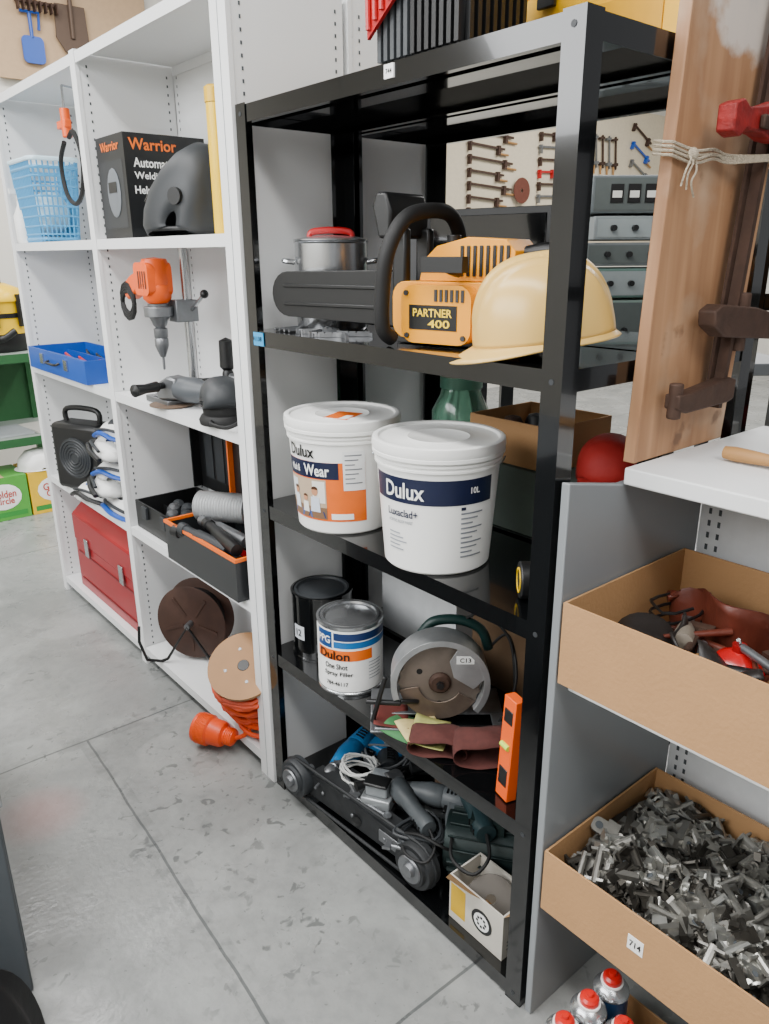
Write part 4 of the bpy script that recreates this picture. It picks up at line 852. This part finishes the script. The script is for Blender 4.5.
for k in range(190):
    x=rnd.uniform(1.0,1.31);y=rnd.uniform(.3,.66);s=rnd.uniform(1.3,1.8)
    o=bpy.data.objects.new('metal_fitting',ms[rnd.randrange(len(ms))]);o.matrix_world=rmat(x,y,hz(x,y)+.01,30)@Matrix.Scale(s,4)
    o['label']='small steel hinge fitting on top of the heap';o['category']='metal fitting';o['group']='steel fittings in the carton';COL.objects.link(o)
# spray cans
carton('low cardboard tray holding aerosol cans on the floor',(.84,.42,.001),.26,.185,.08)
for k,(x,y) in enumerate(((.882,.565),(.951,.562),(1.02,.56),(.885,.495),(.955,.492))):
    r=root('aerosol_can','spray can','aerosol can with red cap and steel dome',(x,y,.006),rz=20*k,group='aerosol cans in the tray',sc=(1,1,.93))
    g=G();g.lathe([(0,0),(.031,0),(.0325,.003),(.0325,.165)],c(('#20242a','#2b2f33','#27456b')[k%3],.3,.3),32)
    g.lathe([(.0326,.165),(.034,.168),(.033,.172),(.026,.181),(.019,.186),(.018,.19),(.015,.19)],steel,32,cap=False);mk('body',g,r)
    g=G();g.lathe([(.0175,.188),(.018,.19),(.0175,.2),(.013,.205),(.007,.206),(.006,.212),(0,.212)],c('#c4150f',.3),24);g.lathe([(.0178,.187),(.021,.187),(.021,.191),(.0178,.191)],white,24,cap=False);mk('cap',g,r)
# ---------------------------------------------------------------- lower left
cb=root('cabinet','cabinet','grey steel cabinet standing on the floor',(-.4,1.42,0))
g=G();g.box(0,.60,0,.9,0,.9,c('#50565b',.45));mk('body',g,cb,bev=.006)
g=G();g.box(.6005,.606,.03,.87,.08,.86,c('#595f64',.45));dr=mk('door',g,cb,bev=.002)
g=G();g.box(.6065,.625,.1,.12,.4,.55,steel);mk('handle',g,dr,bev=.003)
g=G();g.grid(lambda u,v:(.13*math.cos(2*pi*u)*math.cos(pi/2*v)**.6*(1+.1*math.sin(7*2*pi*u)),.12*math.sin(2*pi*u)*math.cos(pi/2*v)**.6*(1+.08*math.sin(5*2*pi*u)),.24*math.sin(pi/2*v)+.012*math.sin(9*u*6)*v),40,10,c('#101113',.6,bump=.3),None,True)
mk('bag',g,None,(.05,1.28,0),label='crumpled black bag on the concrete floor',cat='bag')
# ---------------------------------------------------------------- background left
gb=root('workbench','workbench','green painted steel bench with lower shelf',(-.3,4.75,0))
gm=mat('green_steel','#24592f',.5)
for z in (.955,.47):
    g=G();g.box(0,1.75,0,.6,z-.05,z,gm);g.box(.0,1.75,.0,.6,z,z+.003,c('#8a948c',.6));mk('top' if z>.5 else 'lower_shelf',g,gb)
for x in (0,1.71):
    for y in (0,.56):
        g=G();g.box(x,x+.04,y,y+.04,0,.905,gm);mk('leg',g,gb)
g=G();g.box(0,1.75,.585,.6,.473,.904,gm);mk('back_panel',g,gb)
yd=root('wet_vacuum','vacuum','yellow and black drum vacuum on the green bench',(1.2,5.0,.96))
g=G();g.lathe([(0,0),(.17,0),(.18,.02),(.17,.10)],blk,36);g.lathe([(.175,.10),(.168,.19)],yelp,36);g.lathe([(.174,.191),(.174,.215)],blk,36);g.lathe([(.168,.216),(.165,.28)],yelp,36);mk('drum',g,yd)
g=G();g.lathe([(.18,.281),(.18,.30),(.15,.35),(.08,.38),(0,.39)],yelp,36);g.box(-.04,.04,-.09,.04,.38,.46,blk);mk('motor_head',g,yd)
for k in range(3):
    g=G();g.box(-.014,.014,-.195,-.175,.14,.32,blk,Matrix.Rotation(k*.8-1.0,4,'Z'));mk('latch',g,yd)
g=G();g.tube(spl([(-.05,-.1,.42),(-.12,-.2,.36),(-.14,-.21,.2),(-.05,-.21,.08),(.05,-.2,.12)],8),.02,blk,10);mk('hose',g,yd)
def gcf(g,w,d,h):
    g.ball(w/2,-.0015,h*.55,w*.36,.002,h*.3,white,24,8);g.text('Golden',w*.5,.045,c('#b83020'),fr((w/2,-.005,h*.62),(0,-1,0)));g.text('Circle',w*.4,.04,c('#b83020'),fr((w/2,-.005,h*.46),(0,-1,0)));g.box(.02,w-.02,-.001,-.0001,.02,.05,c('#2f8a38'))
carton('green and yellow printed drink carton on the floor',(.88,4.72,.001),.28,.3,.26,mt=c('#4f9e3c',.5),open_=False,txt=gcf)
carton('bright yellow printed drink carton with white oval',(1.17,4.72,.001),.3,.3,.26,mt=c('#e5b81a',.5),open_=False,txt=gcf)
g=G();g.dome([(-.12,0),(-.11,.06),(-.06,.11),(0,.12),(.06,.11),(.11,.06),(.13,0)],0,0,.11,whitel,12,.6);g.grid(lambda u,v:((.12+.02*v)*math.cos(2*pi*u),(.10+.02*v)*math.sin(2*pi*u),.006-.004*v),40,2,whitel,None,True);mk('safety_helmet',g,None,(1.27,4.83,.263),label='white safety helmet on the yellow carton',cat='helmet')
for k in range(5):
    g=G();g.box(0,.22,0,.3,0,.012,c(('#c9c6bf','#8c8c86','#b9a47c','#a0a5a8')[k%4],.7));mk('paper_stack',g,None,(.35+.235*k,4.8,.474),rz=4*k-8,label='flat papers lying on the green lower shelf',cat='papers',group='papers on the green bench')
# garden tools wall
g=G();g.box(1.7,2.75,5.94,5.97,2.6,3.6,c('#b89a78',.7));mk('tool_board',g,None,label='tan hardboard panel mounted on the wall',cat='board')
def shovel(x,z,colr,label,sz=1,hcol=None):
    r=root('shovel','shovel',label,(x,5.92,z))
    g=G();g.prism([(-.1*sz,.3*sz),(.1*sz,.3*sz),(.11*sz,.1*sz),(.06*sz,.02*sz),(0,-.02),(-.06*sz,.02*sz),(-.11*sz,.1*sz)],-.008,.004,colr,FR(0));g.tube([(0,-.01,.1*sz),(0,-.02,.3*sz),(0,-.02,.42*sz)],.016,colr,8);mk('blade',g,r,bev=.003)
    g=G();g.tube([(0,-.02,.421*sz),(0,-.02,1.0*sz)],.014,hcol or lwood,10);mk('shaft',g,r)
    g=G();g.tube([(0,-.02,1.0*sz),(-.05,-.02,1.07*sz),(.05,-.02,1.07*sz),(0,-.02,1.0*sz)],.011,hcol or lwood,8);mk('grip',g,r)
shovel(2.2,2.78,c('#5b4a3e',.6,.4),'brown steel shovel hanging on the wall')
sp=root('spade','fork','blue garden tool with looped handle hung on the wall',(1.93,5.915,2.70))
g=G();g.prism(rrect(-.07,.07,0,.16,.03),-.006,.006,bluep,FR(0));g.tube([(0,0,.15),(0,0,.3)],.012,bluep,8);g.tube([(-.06,0,.3),(.06,0,.3),(.05,0,.2)],.01,bluep,8);mk('blade',g,sp)
rk=root('garden_rake','rake','steel garden rake hanging on the wall',(1.98,5.92,3.05))
g=G();g.box(-.13,.13,-.01,.01,0,.02,iron)
for k in range(8): g.box(-.128+.035*k,-.12+.035*k,-.06,-.0101,-.05,.01,iron)
mk('head',g,rk)
g=G();g.tube([(0,0,.0205),(0,0,.55)],.013,lwood,8);mk('shaft',g,rk)
g=G();g.box(5.4,9.9,5.94,5.97,1.4,3.1,c('#d0c3aa',.8));mk('pegboard',g,None,label='cream pegboard panel covering the wall',cat='pegboard')
def wclamp(x,z,L_,m,ang,s=1,group='clamps hung on the pegboard'):
    r=root('sash_clamp','clamp','iron bar clamp hung on the pegboard',(x,5.915,z),group=group,sc=(1,1,s))
    R_=Matrix.Rotation(math.radians(ang),4,'Y')
    g=G();g.box(0,L_,-.008,.008,-.010,.010,m,R_);mk('bar',g,r)
    g=G();g.box(.02,.045,-.02,.02,-.07,.02,m,R_);mk('jaw',g,r);g=G();g.box(L_*.8,L_*.8+.035,-.02,.02,-.065,.025,m,R_);g.cyl((L_*.8+.036,0,-.05),(L_+.06,0,-.05),.011,lwood,M=R_,n=10);mk('sliding_jaw',g,r)
for i in range(9): wclamp(6.05,2.66-.125*i,.55 if i%2 else .68,iron,3)
for i in range(9): wclamp(7.15,2.70-.125*i,.42 if i%3 else .30,(iron,dsteel,iron,redp)[i%4],-2)
for i in range(5): wclamp(8.9,2.95-.2*i,.45,(iron,bluep,dsteel)[i%3],25)
for i in range(6): wclamp(7.9+.13*i,2.78,.36,(dsteel,iron)[i%2],82)
for i in range(6): wclamp(7.9+.13*i,2.3,.30,(iron,dsteel,iron)[i%3],84)
g=G();g.lathe([(.02,0),(.13,0),(.13,.006),(.02,.006),(.02,0)],c('#6a3a2c',.6,.3),40);mk('round_blade',g,None,(6.88,5.90,2.12),rx=90,label='round rusty saw blade hung on the pegboard',cat='saw blade')
# ---------------------------------------------------------------- lights
w=bpy.data.worlds.new('World');bpy.context.scene.world=w;w.use_nodes=True
w.node_tree.nodes['Background'].inputs[0].default_value=(.95,.97,1,1);w.node_tree.nodes['Background'].inputs[1].default_value=.36
def area(x,y,z,sx,sy,p,rx=0,ry=0,col=(1,.99,.97)):  # unseen area lights, added for rack highlights and to light the background
    l=bpy.data.lights.new('added_area_light','AREA');l.shape='RECTANGLE';l.size=sx;l.size_y=sy;l.energy=p;l.color=col
    o=bpy.data.objects.new('added_area_light',l);o.location=(x,y,z);o.rotation_euler=(math.radians(rx),math.radians(ry),0);COL.objects.link(o)
area(-.3,1.5,3.6,.4,4,150)
area(-1.9,1.8,2.6,1.2,3.5,150,0,-45,(.96,.98,1))  # added slanted light, window-like, from the far left
area(3.2,2.5,3.6,.4,4,130)
area(7,3.5,3.6,2,2,185)
area(1.1,4.6,3.6,2,.5,95)
area(.2,-1.2,3.2,1.5,1,50,30,0)
# ---------------------------------------------------------------- camera
yaw=math.radians(39.8);p=math.radians(18.75);ro=math.radians(0.4)
F=Vector((math.sin(yaw),math.cos(yaw),0));R=Vector((math.cos(yaw),-math.sin(yaw),0));Z=Vector((0,0,1))
fw=F*math.cos(p)-Z*math.sin(p);U0=F*math.sin(p)+Z*math.cos(p)
rt=R*math.cos(ro)-U0*math.sin(ro);up=U0*math.cos(ro)+R*math.sin(ro)
cam=bpy.data.cameras.new('camera');co=bpy.data.objects.new('camera',cam);COL.objects.link(co)
cam.sensor_fit='VERTICAL';cam.sensor_height=36;cam.lens=763/1024*36;cam.clip_start=.02
M=Matrix((rt,up,-fw)).transposed().to_4x4();M.translation=Vector((0,0,1.49));co.matrix_world=M
bpy.context.scene.camera=co
